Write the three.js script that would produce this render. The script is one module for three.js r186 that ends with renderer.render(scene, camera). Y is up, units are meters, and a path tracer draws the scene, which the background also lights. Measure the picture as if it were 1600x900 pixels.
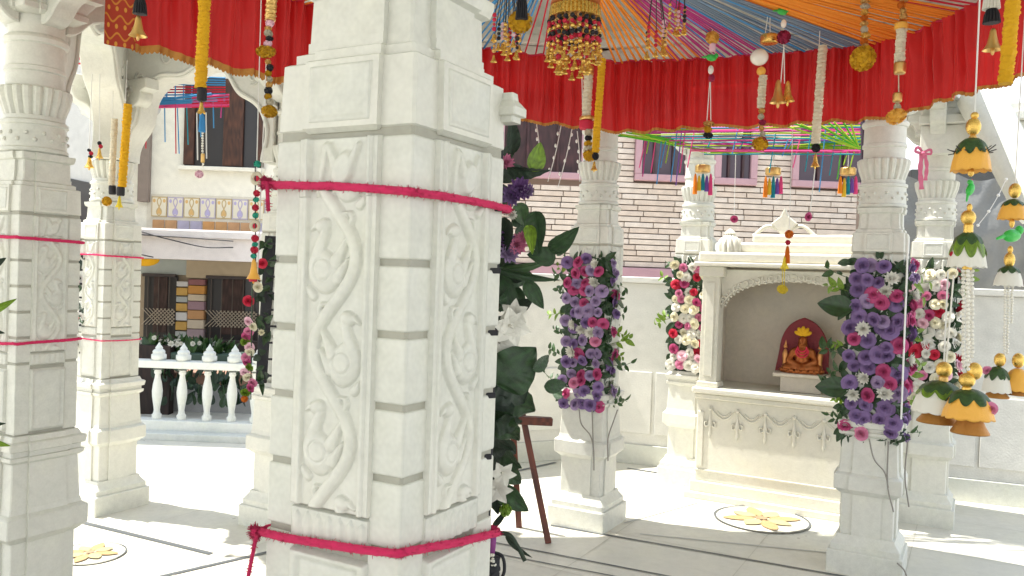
import * as THREE from 'three';
import { mergeGeometries, toCreasedNormals } from 'three/addons/utils/BufferGeometryUtils.js';
import { RoundedBoxGeometry } from 'three/addons/geometries/RoundedBoxGeometry.js';
import { MarchingCubes } from 'three/addons/objects/MarchingCubes.js';
import { ImprovedNoise } from 'three/addons/math/ImprovedNoise.js';

// ---------------------------------------------------------------- camera, sky, sun, exposure
const scene = new THREE.Scene();
const FOCAL = 1300, EYE = 1.5;
const camera = new THREE.PerspectiveCamera(2 * Math.atan(450 / FOCAL) * 180 / Math.PI, 16 / 9, 0.05, 400);
camera.position.set(0, EYE, 0);
camera.rotation.set(-0.0169, 0, 0.035, 'YXZ');
camera.updateMatrixWorld(true);

const SUN_AZ = 0.27, SUN_EL = 65 * Math.PI / 180;     // azimuth measured from screen left towards the far side
const sunDir = new THREE.Vector3(-Math.cos(SUN_AZ) * Math.cos(SUN_EL), Math.sin(SUN_EL), -Math.sin(SUN_AZ) * Math.cos(SUN_EL));
{
  const W = 256, H = 128, data = new Float32Array(W * H * 4);
  for (let j = 0; j < H; j++) for (let i = 0; i < W; i++) {
    const lat = ((j + 0.5) / H - 0.5) * Math.PI, y = Math.sin(lat);
    const t = Math.pow(Math.max(0, y), 0.55), k = (j * W + i) * 4;
    const hor = [1.0, 1.0, 0.98], zen = [0.50, 0.62, 0.82], low = [0.5, 0.48, 0.44];
    for (let c = 0; c < 3; c++) data[k + c] = (y < 0 ? low[c] : hor[c] + (zen[c] - hor[c]) * t) * 0.95;
    data[k + 3] = 1;
  }
  const sky = new THREE.DataTexture(data, W, H, THREE.RGBAFormat, THREE.FloatType);
  sky.mapping = THREE.EquirectangularReflectionMapping; sky.magFilter = THREE.LinearFilter; sky.minFilter = THREE.LinearFilter; sky.needsUpdate = true;
  scene.background = sky; scene.environment = sky;
}
const sun = new THREE.DirectionalLight(new THREE.Color(1.0, 0.965, 0.90), 4.9);
sun.position.copy(sunDir).multiplyScalar(30).add(new THREE.Vector3(0, 0, -4));
sun.target.position.set(0, 0, -4); scene.add(sun, sun.target);
sun.castShadow = true; sun.shadow.mapSize.set(4096, 4096); sun.shadow.radius = 1.2;
Object.assign(sun.shadow.camera, { left: -12, right: 12, top: 12, bottom: -12, near: 1, far: 70 });

const renderer = new THREE.WebGLRenderer({ antialias: true });
renderer.toneMapping = THREE.LinearToneMapping;
renderer.toneMappingExposure = 2.2;
renderer.shadowMap.enabled = true;

// ---------------------------------------------------------------- helpers
let seed = 12345;
const rnd = () => { seed = (seed * 1664525 + 1013904223) >>> 0; return seed / 4294967296; };
const rr = (a, b) => a + (b - a) * rnd();
const perlin = new ImprovedNoise();
const nz = (x, y, z = 0) => perlin.noise(x, y, z);
const V = (x, y, z) => new THREE.Vector3(x, y, z);
// a point of the place from where it shows in the photograph and how far off it stands
function at(px, py, D) {
  const d = V((px - 800) / FOCAL, -(py - 450) / FOCAL, -1).applyQuaternion(camera.quaternion);
  return camera.position.clone().addScaledVector(d, D / -d.z);
}
function floorAt(px, py, y = 0) {
  const d = V((px - 800) / FOCAL, -(py - 450) / FOCAL, -1).applyQuaternion(camera.quaternion);
  return camera.position.clone().addScaledVector(d, (y - EYE) / d.y);
}
const M = (D) => D / FOCAL;   // metres to a photo pixel at distance D

const taken = {};
function numbered(name) { const n = taken[name] = (taken[name] ?? -1) + 1; return n ? `${name}_${String(n).padStart(3, '0')}` : name; }
function thing(name, label, category, pos = [0, 0, 0], turn = 0, group) {
  const o = new THREE.Group(); o.name = numbered(name); scene.add(o);
  if (pos.isVector3) o.position.copy(pos); else o.position.set(...pos);
  o.rotation.y = turn; o.userData = { label, category }; if (group) o.userData.group = group;
  return o;
}
function part(name, geo, m, parent, pos, rot, scl) {
  const o = new THREE.Mesh(geo, m); o.name = name; parent.add(o); o.castShadow = o.receiveShadow = true;
  if (pos) pos.isVector3 ? o.position.copy(pos) : o.position.set(...pos);
  if (rot) o.rotation.set(...rot);
  if (scl) typeof scl === 'number' ? o.scale.setScalar(scl) : o.scale.set(...scl);
  return o;
}
function single(name, label, category, geo, m, pos, rot, scl, group) {
  const o = part(numbered(name), geo, m, scene, pos, rot, scl); o.userData = { label, category }; if (group) o.userData.group = group; return o;
}
function struct(name, geo, m, pos, rot) { const o = part(numbered(name), geo, m, scene, pos, rot); o.userData.kind = 'structure'; return o; }

function boxUV(g0, s = 1) {
  const g = g0.index ? g0.toNonIndexed() : g0;
  if (!g.attributes.normal) g.computeVertexNormals();
  const p = g.attributes.position, n = g.attributes.normal, uv = new Float32Array(p.count * 2);
  for (let i = 0; i < p.count; i += 3) {
    let nx = 0, ny = 0, nzz = 0;
    for (let k = 0; k < 3; k++) { nx += n.getX(i + k); ny += n.getY(i + k); nzz += n.getZ(i + k); }
    nx = Math.abs(nx); ny = Math.abs(ny); nzz = Math.abs(nzz);
    for (let k = 0; k < 3; k++) {
      const x = p.getX(i + k), y = p.getY(i + k), z = p.getZ(i + k);
      const [u, v] = ny > nx && ny > nzz ? [x, z] : nx > nzz ? [z, y] : [x, y];
      uv[(i + k) * 2] = u * s; uv[(i + k) * 2 + 1] = v * s;
    }
  }
  g.setAttribute('uv', new THREE.BufferAttribute(uv, 2)); return g;
}
const clean = (g) => { const o = g.index ? g.toNonIndexed() : g.clone(); for (const k of Object.keys(o.attributes)) if (!['position', 'normal', 'uv'].includes(k)) o.deleteAttribute(k); return o; };
const merge = (list) => mergeGeometries(list.map(clean));
const box = (w, h, d, x = 0, y = 0, z = 0, r = 0.004) => {
  const rad = Math.min(r, w * 0.3, h * 0.3, d * 0.3);
  return boxUV(new RoundedBoxGeometry(w, h, d, 1, rad).translate(x, y, z));
};
const sphere = (r, x = 0, y = 0, z = 0, a = 12, b = 8) => new THREE.SphereGeometry(r, a, b).translate(x, y, z);
const cylY = (r0, r1, y0, y1, seg = 12, x = 0, z = 0) => new THREE.CylinderGeometry(r1, r0, y1 - y0, seg).translate(x, (y0 + y1) / 2, z);
const lathe = (pts, seg = 18) => new THREE.LatheGeometry(pts.map(([r, y]) => new THREE.Vector2(Math.max(r, 0.0001), y)), seg);
function bar(a, b, r, seg = 6, r1 = r) {
  const d = b.clone().sub(a), g = new THREE.CylinderGeometry(r1, r, d.length(), seg);
  g.applyQuaternion(new THREE.Quaternion().setFromUnitVectors(V(0, 1, 0), d.clone().normalize()));
  return g.translate((a.x + b.x) / 2, (a.y + b.y) / 2, (a.z + b.z) / 2);
}
const tube = (pts, r, seg = 24, rad = 6) => new THREE.TubeGeometry(new THREE.CatmullRomCurve3(pts), seg, r, rad, false);
// rings of a plan outline stacked along y
function loft(plan, prof, crease = 0.5) {
  const pos = [];
  const rings = prof.map(([y, r]) => plan(r).map(([x, z]) => [x, y, z]));
  const n = rings[0].length;
  const tri = (a, b, c) => pos.push(...a, ...b, ...c);
  for (let k = 0; k + 1 < rings.length; k++) for (let i = 0; i < n; i++) {
    const a = rings[k][i], b = rings[k][(i + 1) % n], c = rings[k + 1][(i + 1) % n], d = rings[k + 1][i];
    tri(a, b, d); tri(b, c, d);
  }
  for (const [k, up] of [[0, false], [rings.length - 1, true]]) {
    const y = prof[k][0], c = [0, y, 0];
    for (let i = 0; i < n; i++) up ? tri(c, rings[k][i], rings[k][(i + 1) % n]) : tri(c, rings[k][(i + 1) % n], rings[k][i]);
  }
  let g = new THREE.BufferGeometry(); g.setAttribute('position', new THREE.Float32BufferAttribute(pos, 3));
  g.computeVertexNormals(); if (crease) g = toCreasedNormals(g, crease);
  return boxUV(g);
}
const ratha = (r, c = 0.004) => {      // square with a slightly proud middle on each side
  const b = r * 0.55, t = 0.01, out = [];
  for (let k = 0; k < 4; k++) {
    const ca = Math.cos(k * Math.PI / 2), sa = Math.sin(k * Math.PI / 2);
    for (const [x, z] of [[-r + c, r], [-b, r], [-b, r + t], [b, r + t], [b, r], [r - c, r]]) out.push([x * ca + z * sa, -x * sa + z * ca]);
  }
  return out;
};
const plainSq = (r, c = 0.004) => { const o = []; for (let k = 0; k < 4; k++) { const ca = Math.cos(k * Math.PI / 2), sa = Math.sin(k * Math.PI / 2); for (const [x, z] of [[-r + c, r], [r - c, r]]) o.push([x * ca + z * sa, -x * sa + z * ca]); } return o; };
const round = (n) => (r) => Array.from({ length: n }, (_, i) => { const a = -i / n * Math.PI * 2; return [Math.sin(-a) * r, Math.cos(a) * r]; });
const fluted = (n, amp) => (r) => Array.from({ length: n * 6 }, (_, i) => { const a = i / (n * 6) * Math.PI * 2, q = r * (1 - amp * Math.pow(Math.abs(Math.cos(a * n / 2)), 6)); return [Math.sin(a) * q, Math.cos(a) * q]; });
// a relief: a sheet facing +z whose depth follows a function of (x, y)
function relief(w, h, nx, ny, f, skirt = 0.012) {
  const g = new THREE.PlaneGeometry(w, h, nx, ny), p = g.attributes.position;
  for (let i = 0; i < p.count; i++) {
    const ix = i % (nx + 1), iy = Math.floor(i / (nx + 1)), edge = ix === 0 || ix === nx || iy === 0 || iy === ny;
    p.setZ(i, edge ? -skirt : f(p.getX(i), p.getY(i)));
  }
  g.computeVertexNormals(); return g;
}

// ---------------------------------------------------------------- textures and materials
function noiseTex(size, fn, srgb, rep = 1) {
  const data = new Uint8Array(size * size * 4);
  for (let j = 0; j < size; j++) for (let i = 0; i < size; i++) {
    const c = fn(i / size, j / size), k = (j * size + i) * 4;
    for (let q = 0; q < 3; q++) data[k + q] = Math.max(0, Math.min(255, (Array.isArray(c) ? c[q] : c) * 255));
    data[k + 3] = 255;
  }
  const t = new THREE.DataTexture(data, size, size, THREE.RGBAFormat);
  t.wrapS = t.wrapT = THREE.RepeatWrapping; t.magFilter = THREE.LinearFilter; t.minFilter = THREE.LinearMipmapLinearFilter; t.generateMipmaps = true;
  if (srgb) t.colorSpace = THREE.SRGBColorSpace;
  t.repeat.set(rep, rep); t.needsUpdate = true; return t;
}
// noise that repeats without a seam
const tile = (u, v, f, z) => { const a = nz(u * f, v * f, z), b = nz((u - 1) * f, v * f, z), c = nz(u * f, (v - 1) * f, z), d = nz((u - 1) * f, (v - 1) * f, z); return (a * (1 - u) + b * u) * (1 - v) + (c * (1 - u) + d * u) * v; };
const marbleMap = noiseTex(512, (u, v) => {
  const a = tile(u, v, 3, 1.3), b = tile(u, v, 9, 4.1), c = tile(u, v, 40, 7.7), d = tile(u, v, 130, 2.2);
  const w = a + 0.5 * b, vein = Math.exp(-Math.abs(tile(u, v, 4, 9.3) + 0.35 * b) * 38) * Math.max(0, a + 0.3);
  const s = 0.93 + 0.05 * w + 0.03 * c + 0.03 * d - 0.05 * vein;
  return [s + 0.012 * a, s, s - 0.025 - 0.03 * Math.max(0, b)];
}, true);
const marbleBump = noiseTex(512, (u, v) => 0.5 + 0.22 * tile(u, v, 60, 3.3) + 0.25 * tile(u, v, 150, 5.3) + 0.3 * tile(u, v, 14, 8.8), false);
const marbleRough = noiseTex(256, (u, v) => 0.52 + 0.22 * tile(u, v, 8, 2.9) + 0.2 * tile(u, v, 40, 1.9), false);
const clothBump = noiseTex(256, (u, v) => 0.5 + 0.25 * Math.sin(u * Math.PI * 2 * 64) * Math.sin(v * Math.PI * 2 * 64) + 0.3 * tile(u, v, 30, 6), false);
const roughMap = noiseTex(512, (u, v) => 0.5 + 0.35 * tile(u, v, 12, 1) + 0.35 * tile(u, v, 70, 2) + 0.25 * tile(u, v, 160, 3), false);
const wallMap = noiseTex(512, (u, v) => { const s = 0.93 + 0.06 * tile(u, v, 3, 21) + 0.05 * tile(u, v, 14, 22) + 0.04 * tile(u, v, 90, 23); return [s, s * 0.995, s * 0.98]; }, true);
const leafMap = noiseTex(256, (u, v) => { const s = 0.8 + 0.35 * tile(u, v, 7, 31) + 0.2 * tile(u, v, 34, 32); return [s * 0.95, s, s * 0.85]; }, true);
const woodMap = noiseTex(256, (u, v) => { const s = 0.75 + 0.3 * tile(u, v * 0.2, 40, 41) + 0.2 * tile(u, v, 9, 42); return [s, s * 0.93, s * 0.85]; }, true);
const rgb = (r, g, b) => new THREE.Color().setRGB(r, g, b);
const mat = (c, o = {}) => new THREE.MeshPhysicalMaterial({ color: Array.isArray(c) ? rgb(...c) : new THREE.Color(c), roughness: 0.7, side: THREE.DoubleSide, ...o });
const stone = (c, o = {}) => mat(c, { map: marbleMap, bumpMap: marbleBump, bumpScale: 0.0012, roughness: 0.9, roughnessMap: marbleRough, ...o });
const MT = {
  marble: stone([0.775, 0.77, 0.735]),
  joint: stone([0.42, 0.41, 0.36]), floor: stone([0.74, 0.71, 0.65], { roughness: 0.8, bumpScale: 0.0002 }),
  inlay: mat([0.10, 0.11, 0.12], { map: wallMap, roughness: 0.4 }), inlayLight: mat([0.5, 0.5, 0.5], { map: wallMap, roughness: 0.5 }),
  plaster: mat([0.78, 0.775, 0.74], { map: wallMap, bumpMap: roughMap, bumpScale: 0.002, roughness: 0.85 }),
  cord: mat([0.68, 0.025, 0.12], { roughness: 1, sheen: 0.6, sheenRoughness: 0.8, sheenColor: rgb(0.9, 0.2, 0.3), bumpMap: roughMap, bumpScale: 0.002 }),
  red: mat([0.62, 0.012, 0.012], { roughness: 0.6, sheen: 0.15, sheenRoughness: 0.4, sheenColor: rgb(1, 0.25, 0.2), bumpMap: clothBump, bumpScale: 0.0006, transmission: 0.2, thickness: 0 }),
  gilt: mat([0.50, 0.23, 0.05], { roughness: 0.42, metalness: 0.55, bumpMap: roughMap, bumpScale: 0.002 }),
  gold: mat([0.80, 0.52, 0.13], { roughness: 0.55, roughnessMap: roughMap, metalness: 0.85, bumpMap: roughMap, bumpScale: 0.0006 }),
  brass: mat([0.72, 0.46, 0.16], { roughness: 0.3, metalness: 0.85, bumpMap: roughMap, bumpScale: 0.001 }),
  yellow: mat([0.86, 0.46, 0.012], { roughness: 0.9, bumpMap: roughMap, bumpScale: 0.006 }),
  lemon: mat([0.88, 0.68, 0.05], { roughness: 0.85, bumpMap: roughMap, bumpScale: 0.004 }),
  orange: mat([0.83, 0.2, 0.012], { roughness: 0.9, bumpMap: roughMap, bumpScale: 0.004 }),
  amber: mat([0.86, 0.44, 0.06], { roughness: 0.38, bumpMap: roughMap, bumpScale: 0.002 }),
  cream: mat([0.78, 0.70, 0.53], { roughness: 0.85, bumpMap: roughMap, bumpScale: 0.004 }),
  white: mat([0.82, 0.81, 0.77], { roughness: 0.7 }), pearl: mat([0.80, 0.77, 0.68], { roughness: 0.25, clearcoat: 0.6, clearcoatRoughness: 0.2 }),
  black: mat([0.012, 0.012, 0.016], { roughness: 0.7, sheen: 0.3, sheenColor: rgb(0.2, 0.2, 0.25) }),
  maroon: mat([0.28, 0.01, 0.05], { roughness: 0.85 }), crimson: mat([0.55, 0.015, 0.05], { roughness: 0.7 }),
  teal: mat([0.03, 0.36, 0.25], { roughness: 0.8 }), parrot: mat([0.03, 0.48, 0.06], { roughness: 0.45, clearcoat: 0.3 }),
  foliage: mat([0.036, 0.095, 0.036], { map: leafMap, roughness: 0.34, bumpMap: roughMap, bumpScale: 0.001, transmission: 0.12, thickness: 0 }),
  foliageDark: mat([0.022, 0.050, 0.030], { map: leafMap, roughness: 0.5, bumpMap: roughMap, bumpScale: 0.001 }),
  foliageMid: mat([0.06, 0.14, 0.04], { map: leafMap, roughness: 0.5, transmission: 0.2, thickness: 0 }),
  lime: mat([0.30, 0.46, 0.03], { map: leafMap, roughness: 0.5, transmission: 0.25, thickness: 0 }),
  purple: mat([0.24, 0.15, 0.33], { roughness: 0.75 }), mauve: mat([0.35, 0.25, 0.42], { roughness: 0.75 }), plum: mat([0.16, 0.07, 0.22], { roughness: 0.75 }),
  pink: mat([0.50, 0.07, 0.20], { roughness: 0.72 }), rosePink: mat([0.66, 0.22, 0.36], { roughness: 0.72 }), blush: mat([0.82, 0.52, 0.60], { roughness: 0.72 }),
  petal: mat([0.82, 0.80, 0.72], { roughness: 0.72, transmission: 0.12, thickness: 0 }), ivory: mat([0.80, 0.75, 0.56], { roughness: 0.72 }),
  wood: mat([0.20, 0.055, 0.028], { map: woodMap, roughness: 0.5, bumpMap: roughMap, bumpScale: 0.001 }),
  wire: mat([0.04, 0.04, 0.045], { roughness: 0.6 }), wireWhite: mat([0.75, 0.74, 0.70], { roughness: 0.6 }),
};

// ---------------------------------------------------------------- the pavilion: floor, pillars, beams
const THETA = 29 * Math.PI / 180, TURN = -THETA;
const U = V(Math.sin(THETA), 0, -Math.cos(THETA)), W = V(-Math.cos(THETA), 0, -Math.sin(THETA));   // the building's two directions: right and away, left and away
const P = (px, D) => { const a = at(px, 428 + (px - 800) * 0.035, D); a.y = 0; return a; };
struct('ground', new THREE.PlaneGeometry(300, 300).rotateX(-Math.PI / 2), mat([0.30, 0.28, 0.25], { bumpMap: roughMap, bumpScale: 0.01 }), [0, -0.25, 0]);
{
  const fl = boxUV(new THREE.BoxGeometry(16, 0.24, 15).translate(0, -0.12, -3.2), 0.6);
  struct('floor', fl, MT.floor);
}
function strip(name, pts, w, m, y = 0.004) {      // a flat inlaid band along a polyline on the floor
  const pos = [], uv = [];
  for (let i = 0; i + 1 < pts.length; i++) {
    const a = pts[i], b = pts[i + 1], d = b.clone().sub(a).normalize(), n = V(-d.z, 0, d.x).multiplyScalar(w / 2);
    const q = [a.clone().add(n), a.clone().sub(n), b.clone().sub(n), b.clone().add(n)];
    for (const k of [0, 2, 1, 0, 3, 2]) { pos.push(q[k].x, y, q[k].z); uv.push(q[k].x * 3, q[k].z * 3); }
  }
  const g = new THREE.BufferGeometry(); g.setAttribute('position', new THREE.Float32BufferAttribute(pos, 3)); g.setAttribute('uv', new THREE.Float32BufferAttribute(uv, 2)); g.computeVertexNormals();
  return struct(name, g, m);
}
const fa = (x, y) => floorAt(x, y);
for (const [a, b, w, m] of [
  [[60, 800], [330, 866], 0.035, MT.inlay], [[250, 902], [425, 862], 0.03, MT.inlay],
  [[860, 821], [1700, 968], 0.022, MT.inlay], [[760, 846], [1100, 912], 0.016, MT.inlay], [[760, 863], [980, 905], 0.012, MT.inlay],
  [[975, 818], [1090, 786], 0.012, MT.inlayLight], [[1000, 835], [1330, 868], 0.012, MT.inlayLight], [[770, 745], [868, 723], 0.03, MT.inlay], [[980, 732], [1040, 741], 0.03, MT.inlay],
]) { strip('floor_inlay_line', [fa(...a), fa(...b)], w, m); }
{ // fine joints between the floor slabs
  const lines = []; const o0 = V(0.3, 0, -4.2);
  for (let i = -9; i <= 9; i++) for (const [A, B] of [[U, W], [W, U]]) { const c = o0.clone().addScaledVector(A, i * 0.76); lines.push([c.clone().addScaledVector(B, -7), c.clone().addScaledVector(B, 7)]); }
  const jm = stone([0.60, 0.57, 0.51]); const gs = lines.map(([a, b]) => { const l = strip('floor_joint', [a, b], 0.004, jm, 0.0025); scene.remove(l); return l.geometry; });
  const g = mergeGeometries(gs); struct('floor_joints', g, jm); for (const k of Object.keys(taken)) if (k === 'floor_joint') delete taken[k];
}
function medallion(px, py, R, label) {
  const o = thing('floor_medallion', label, 'floor inlay', [fa(px, py).x, 0.004, fa(px, py).z], rr(0, 1), 'inlaid stone medallions');
  const flat = (g) => g.rotateX(-Math.PI / 2);
  part('disc', boxUV(flat(new THREE.CircleGeometry(R, 48))), stone([0.74, 0.71, 0.64]), o);
  part('ring', flat(new THREE.RingGeometry(R * 0.97, R * 1.02, 64)), MT.inlay, o, [0, 0.004, 0]);
  const cols = [mat([0.50, 0.32, 0.15], { map: wallMap, roughness: 0.4 }), mat([0.52, 0.42, 0.22], { map: wallMap, roughness: 0.4 }), mat([0.40, 0.24, 0.14], { map: wallMap, roughness: 0.4 })];
  for (let k = 0; k < 8; k++) {
    const s = new THREE.Shape(), l = R * (k % 2 ? 0.7 : 0.88), w = R * (k % 2 ? 0.36 : 0.34);
    s.moveTo(R * 0.12, 0); s.quadraticCurveTo(l * 0.6, w, l, 0); s.quadraticCurveTo(l * 0.6, -w, R * 0.12, 0);
    part('petal', flat(new THREE.ShapeGeometry(s, 8)), cols[k % 2], o, [0, k % 2 ? 0.008 : 0.0068, 0], [0, k * Math.PI / 4, 0]);
  }
  part('centre', flat(new THREE.CircleGeometry(R * 0.13, 20)), cols[2], o, [0, 0.0095, 0]);
}
medallion(1190, 812, 0.29, 'round flower medallion inlaid in the floor before the shrine');
medallion(140, 866, 0.17, 'small round inlaid flower medallion on the floor at far left');

// carved scroll with birds
const cap = (x, y, ax, ay, bx, by, ra, rb) => { const dx = bx - ax, dy = by - ay, t = Math.max(0, Math.min(1, ((x - ax) * dx + (y - ay) * dy) / (dx * dx + dy * dy))); return Math.hypot(x - ax - dx * t, y - ay - dy * t) - (ra + (rb - ra) * t); };
const ell = (x, y, cx, cy, a, b, t) => { const c = Math.cos(t), s = Math.sin(t), u = ((x - cx) * c + (y - cy) * s) / a, v = (-(x - cx) * s + (y - cy) * c) / b; return (Math.hypot(u, v) - 1) * Math.min(a, b); };
const bump = (d, e = 0.004) => { const t = Math.max(0, Math.min(1, 0.5 - d / (2 * e))); return t * t * (3 - 2 * t); };
function vine(h) {
  const Pd = 0.262, A = 0.036;
  return (x, y0) => {
    const y = y0 + h / 2; let z = 0.0005 * nz(x * 90, y * 90, 3);
    const ax = Math.abs(x); z = Math.max(z, 0.0085 * bump(Math.abs(ax - 0.0575) - 0.0045, 0.002), 0.0045 * bump(0.0615 - ax, 0.002));
    // the winding stem, a broad rounded ribbon
    const ph = 2 * Math.PI * (y - 0.035) / Pd, xv = A * Math.sin(ph), sl = A * 2 * Math.PI / Pd * Math.cos(ph), ds = Math.abs(x - xv) / Math.sqrt(1 + sl * sl);
    if (ax < 0.056) z = Math.max(z, 0.010 * Math.sqrt(Math.max(0, 1 - (ds / 0.0105) ** 2)) * bump(0.004 - (0.054 - ax), 0.003));
    // a bird with curled tail and a leaf in each bend
    const k = Math.floor((y - 0.035) / (Pd / 2)), side = k % 2 ? 1 : -1, cy = 0.035 + (k + 0.5) * Pd / 2, X = x * side * -0.8 + 0.012, Y = (y - cy) * 0.8;
    const dome = (d, r, h) => d < 0 ? h * Math.sqrt(Math.min(1, Math.max(0, -d / r * (2 + d / r)))) : 0;
    if (ax < 0.052) {
      let b = dome(ell(X, Y, -0.006, -0.016, 0.022, 0.027, 0.45), 0.02, 0.0125);
      b = Math.max(b, dome(cap(X, Y, -0.014, 0.004, -0.004, 0.03, 0.0095, 0.0065), 0.008, 0.010), dome(ell(X, Y, -0.008, 0.036, 0.011, 0.009, 0.2), 0.009, 0.0115), dome(cap(X, Y, -0.017, 0.037, -0.026, 0.031, 0.0045, 0.0015), 0.004, 0.007));
      b = Math.max(b, dome(cap(X, Y, 0.012, -0.006, 0.027, 0.02, 0.0095, 0.004), 0.008, 0.010), dome(cap(X, Y, 0.015, -0.024, 0.030, -0.002, 0.008, 0.003), 0.007, 0.009));
      if (b > 0.004) b -= 0.0028 * bump(Math.abs(Math.hypot(X + 0.004, Y + 0.014) - 0.0125) - 0.001, 0.0015);
      z = Math.max(z, b, dome(Math.abs(Math.hypot(X - 0.026, Y - 0.044) - 0.008) - 0.0036, 0.0036, 0.007), dome(cap(X, Y, -0.02, -0.045, -0.036, -0.03, 0.006, 0.003), 0.005, 0.007));
    }
    return z * 0.82;
  };
}
const birdTop = (h) => (x, y) => {
  const ax = Math.abs(x);
  let z = Math.max(0.0085 * bump(Math.abs(ax - 0.0575) - 0.0045, 0.002), 0.0045 * bump(0.0615 - ax, 0.002));
  z = Math.max(z, 0.008 * bump(ell(x, y, 0.008, -0.004, 0.018, 0.026, -0.4), 0.004), 0.007 * bump(cap(x, y, -0.004, 0.0, -0.018, 0.03, 0.009, 0.005), 0.003), 0.007 * bump(cap(x, y, 0.02, 0.0, 0.034, 0.03, 0.007, 0.004), 0.003), 0.006 * bump(cap(x, y, -0.035, -0.035, -0.024, 0.03, 0.004, 0.006), 0.003));
  return z;
};
const plainPanel = (h, w = 0.071) => (x, y) => { const e = Math.min(w - Math.abs(x), h / 2 - Math.abs(y)); return 0.006 * bump(Math.abs(e - 0.008) - 0.006, 0.003) + (e > 0.02 ? 0.003 * bump(0.02 - e, 0.003) : 0); };
const flame = (h) => (x, y) => { const t = (x / 0.02) - Math.round(x / 0.02), q = Math.abs(t) * 0.02; const top = h / 2 - 0.006 - 1.6 * q; return y < top ? 0.0025 * bump(q - 0.006, 0.004) : 0; };

const GR = [1.11, 1.21, 1.31, 1.41, 1.51, 1.69];       // joints in the shaft
const R0 = 0.125;
const pillarGeo = {};
function pillarParts(fine) {
  const key = fine ? 'fine' : 'far'; if (pillarGeo[key]) return pillarGeo[key];
  const G = {};
  G.plinth = loft(plainSq, [[0, 0.183], [0.115, 0.183], [0.12, 0.179], [0.12, 0.168], [0.15, 0.168], [0.155, 0.164], [0.185, 0.143], [0.2, 0.14]]);
  G.die = loft(ratha, [[0.2, 0.128], [0.415, 0.128]]);
  G.band = loft(ratha, [[0.415, 0.133], [0.43, 0.148], [0.44, 0.16], [0.445, 0.163], [0.515, 0.163], [0.52, 0.159], [0.53, 0.145], [0.55, 0.141]]);
  G.upper_die = loft(ratha, [[0.55, 0.14], [0.725, 0.132]]);
  G.cornice = loft(ratha, [[0.725, 0.137], [0.735, 0.148], [0.75, 0.15], [0.752, 0.14], [0.77, 0.14], [0.775, 0.152], [0.80, 0.156], [0.805, 0.153], [0.81, 0.14], [0.83, 0.132]]);
  G.shaft = loft(plainSq, [[0.83, R0 - 0.003], [1.70, R0 - 0.003]]);
  const f = fine ? 1 : 0.45;
  const h1 = 0.46;
  G.scroll = boxUV(relief(0.146, h1, Math.round(98 * f), Math.round(310 * f), vine(h1)), 1);
  G.top_panel = boxUV(relief(0.146, 0.088, Math.round(80 * f), Math.round(50 * f), birdTop(0.088)), 1);
  G.flame = boxUV(relief(0.146, 0.05, Math.round(80 * f), Math.round(24 * f), flame(0.05)), 1);
  G.low_panel = boxUV(relief(0.146, 0.25, Math.round(50 * f), Math.round(60 * f), plainPanel(0.25)), 1);
  G.block = (h) => box(R0 - 0.068, h, R0 - 0.068, 0, 0, 0, 0.004);
  G.head = loft(ratha, [[1.694, 0.116], [1.70, 0.125], [1.797, 0.122], [1.80, 0.117], [1.80, 0.11], [1.815, 0.11], [1.82, 0.098], [1.835, 0.098]]);
  G.head_panel = boxUV(relief(0.115, 0.085, 40, 30, (x, y) => { const e = Math.min(0.056 - Math.abs(x), 0.041 - Math.abs(y)); return 0.0018 * bump(Math.abs(e - 0.004) - 0.004, 0.003); }, 0.004), 1);
  G.drum_base = loft(ratha, [[1.835, 0.096], [1.90, 0.094], [1.905, 0.104], [1.92, 0.108], [1.93, 0.108]]);
  G.ring = loft(round(28), [[1.93, 0.112], [1.938, 0.122], [1.95, 0.122], [1.955, 0.116], [2.04, 0.114], [2.045, 0.121], [2.058, 0.121], [2.064, 0.108], [2.08, 0.108]], 0.5);
  G.flutes = loft(fluted(20, 0.09), [[2.08, 0.106], [2.10, 0.112], [2.135, 0.124], [2.17, 0.131], [2.185, 0.131], [2.192, 0.122]], 0.5);
  G.neck = loft(round(28), [[2.192, 0.104], [2.25, 0.103], [2.255, 0.11], [2.27, 0.11], [2.275, 0.105], [2.36, 0.103], [2.365, 0.112], [2.38, 0.117], [2.39, 0.112], [2.40, 0.10], [2.47, 0.10]], 0.5);
  G.beads = merge(Array.from({ length: 24 }, (_, i) => { const a = i / 24 * 6.2832; return sphere(0.0085, Math.sin(a) * 0.116, 1.995 + (i % 2 ? 0.013 : -0.013), Math.cos(a) * 0.116, 8, 6); }));
  G.capital = loft(ratha, [[2.47, 0.11], [2.48, 0.13], [2.50, 0.133], [2.51, 0.125], [2.55, 0.15], [2.56, 0.17], [2.60, 0.172], [2.605, 0.165], [2.63, 0.165], [2.635, 0.18], [2.68, 0.182]]);
  { // scrolled bracket
    const s = new THREE.Shape(); s.moveTo(0, 0); s.bezierCurveTo(0.06, 0.0, 0.07, 0.07, 0.13, 0.085); s.bezierCurveTo(0.19, 0.095, 0.2, 0.14, 0.19, 0.17); s.lineTo(0.24, 0.19); s.lineTo(0.24, 0.24); s.lineTo(0, 0.24); s.closePath();
    G.bracket = boxUV(toCreasedNormals(new THREE.ExtrudeGeometry(s, { depth: 0.08, bevelEnabled: true, bevelSize: 0.006, bevelThickness: 0.006, bevelSegments: 1, curveSegments: 10 }).translate(0, 0, -0.04), 0.5));
    const sp = []; for (let i = 0; i < 26; i++) { const a = i / 25 * 9.5, r = 0.05 * (1 - i / 29); sp.push(V(0.075 + Math.cos(a) * r, 0.165 + Math.sin(a) * r, 0)); }
    G.curl = tube(sp, 0.007, 60, 5);
  }
  return pillarGeo[key] = G;
}
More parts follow.
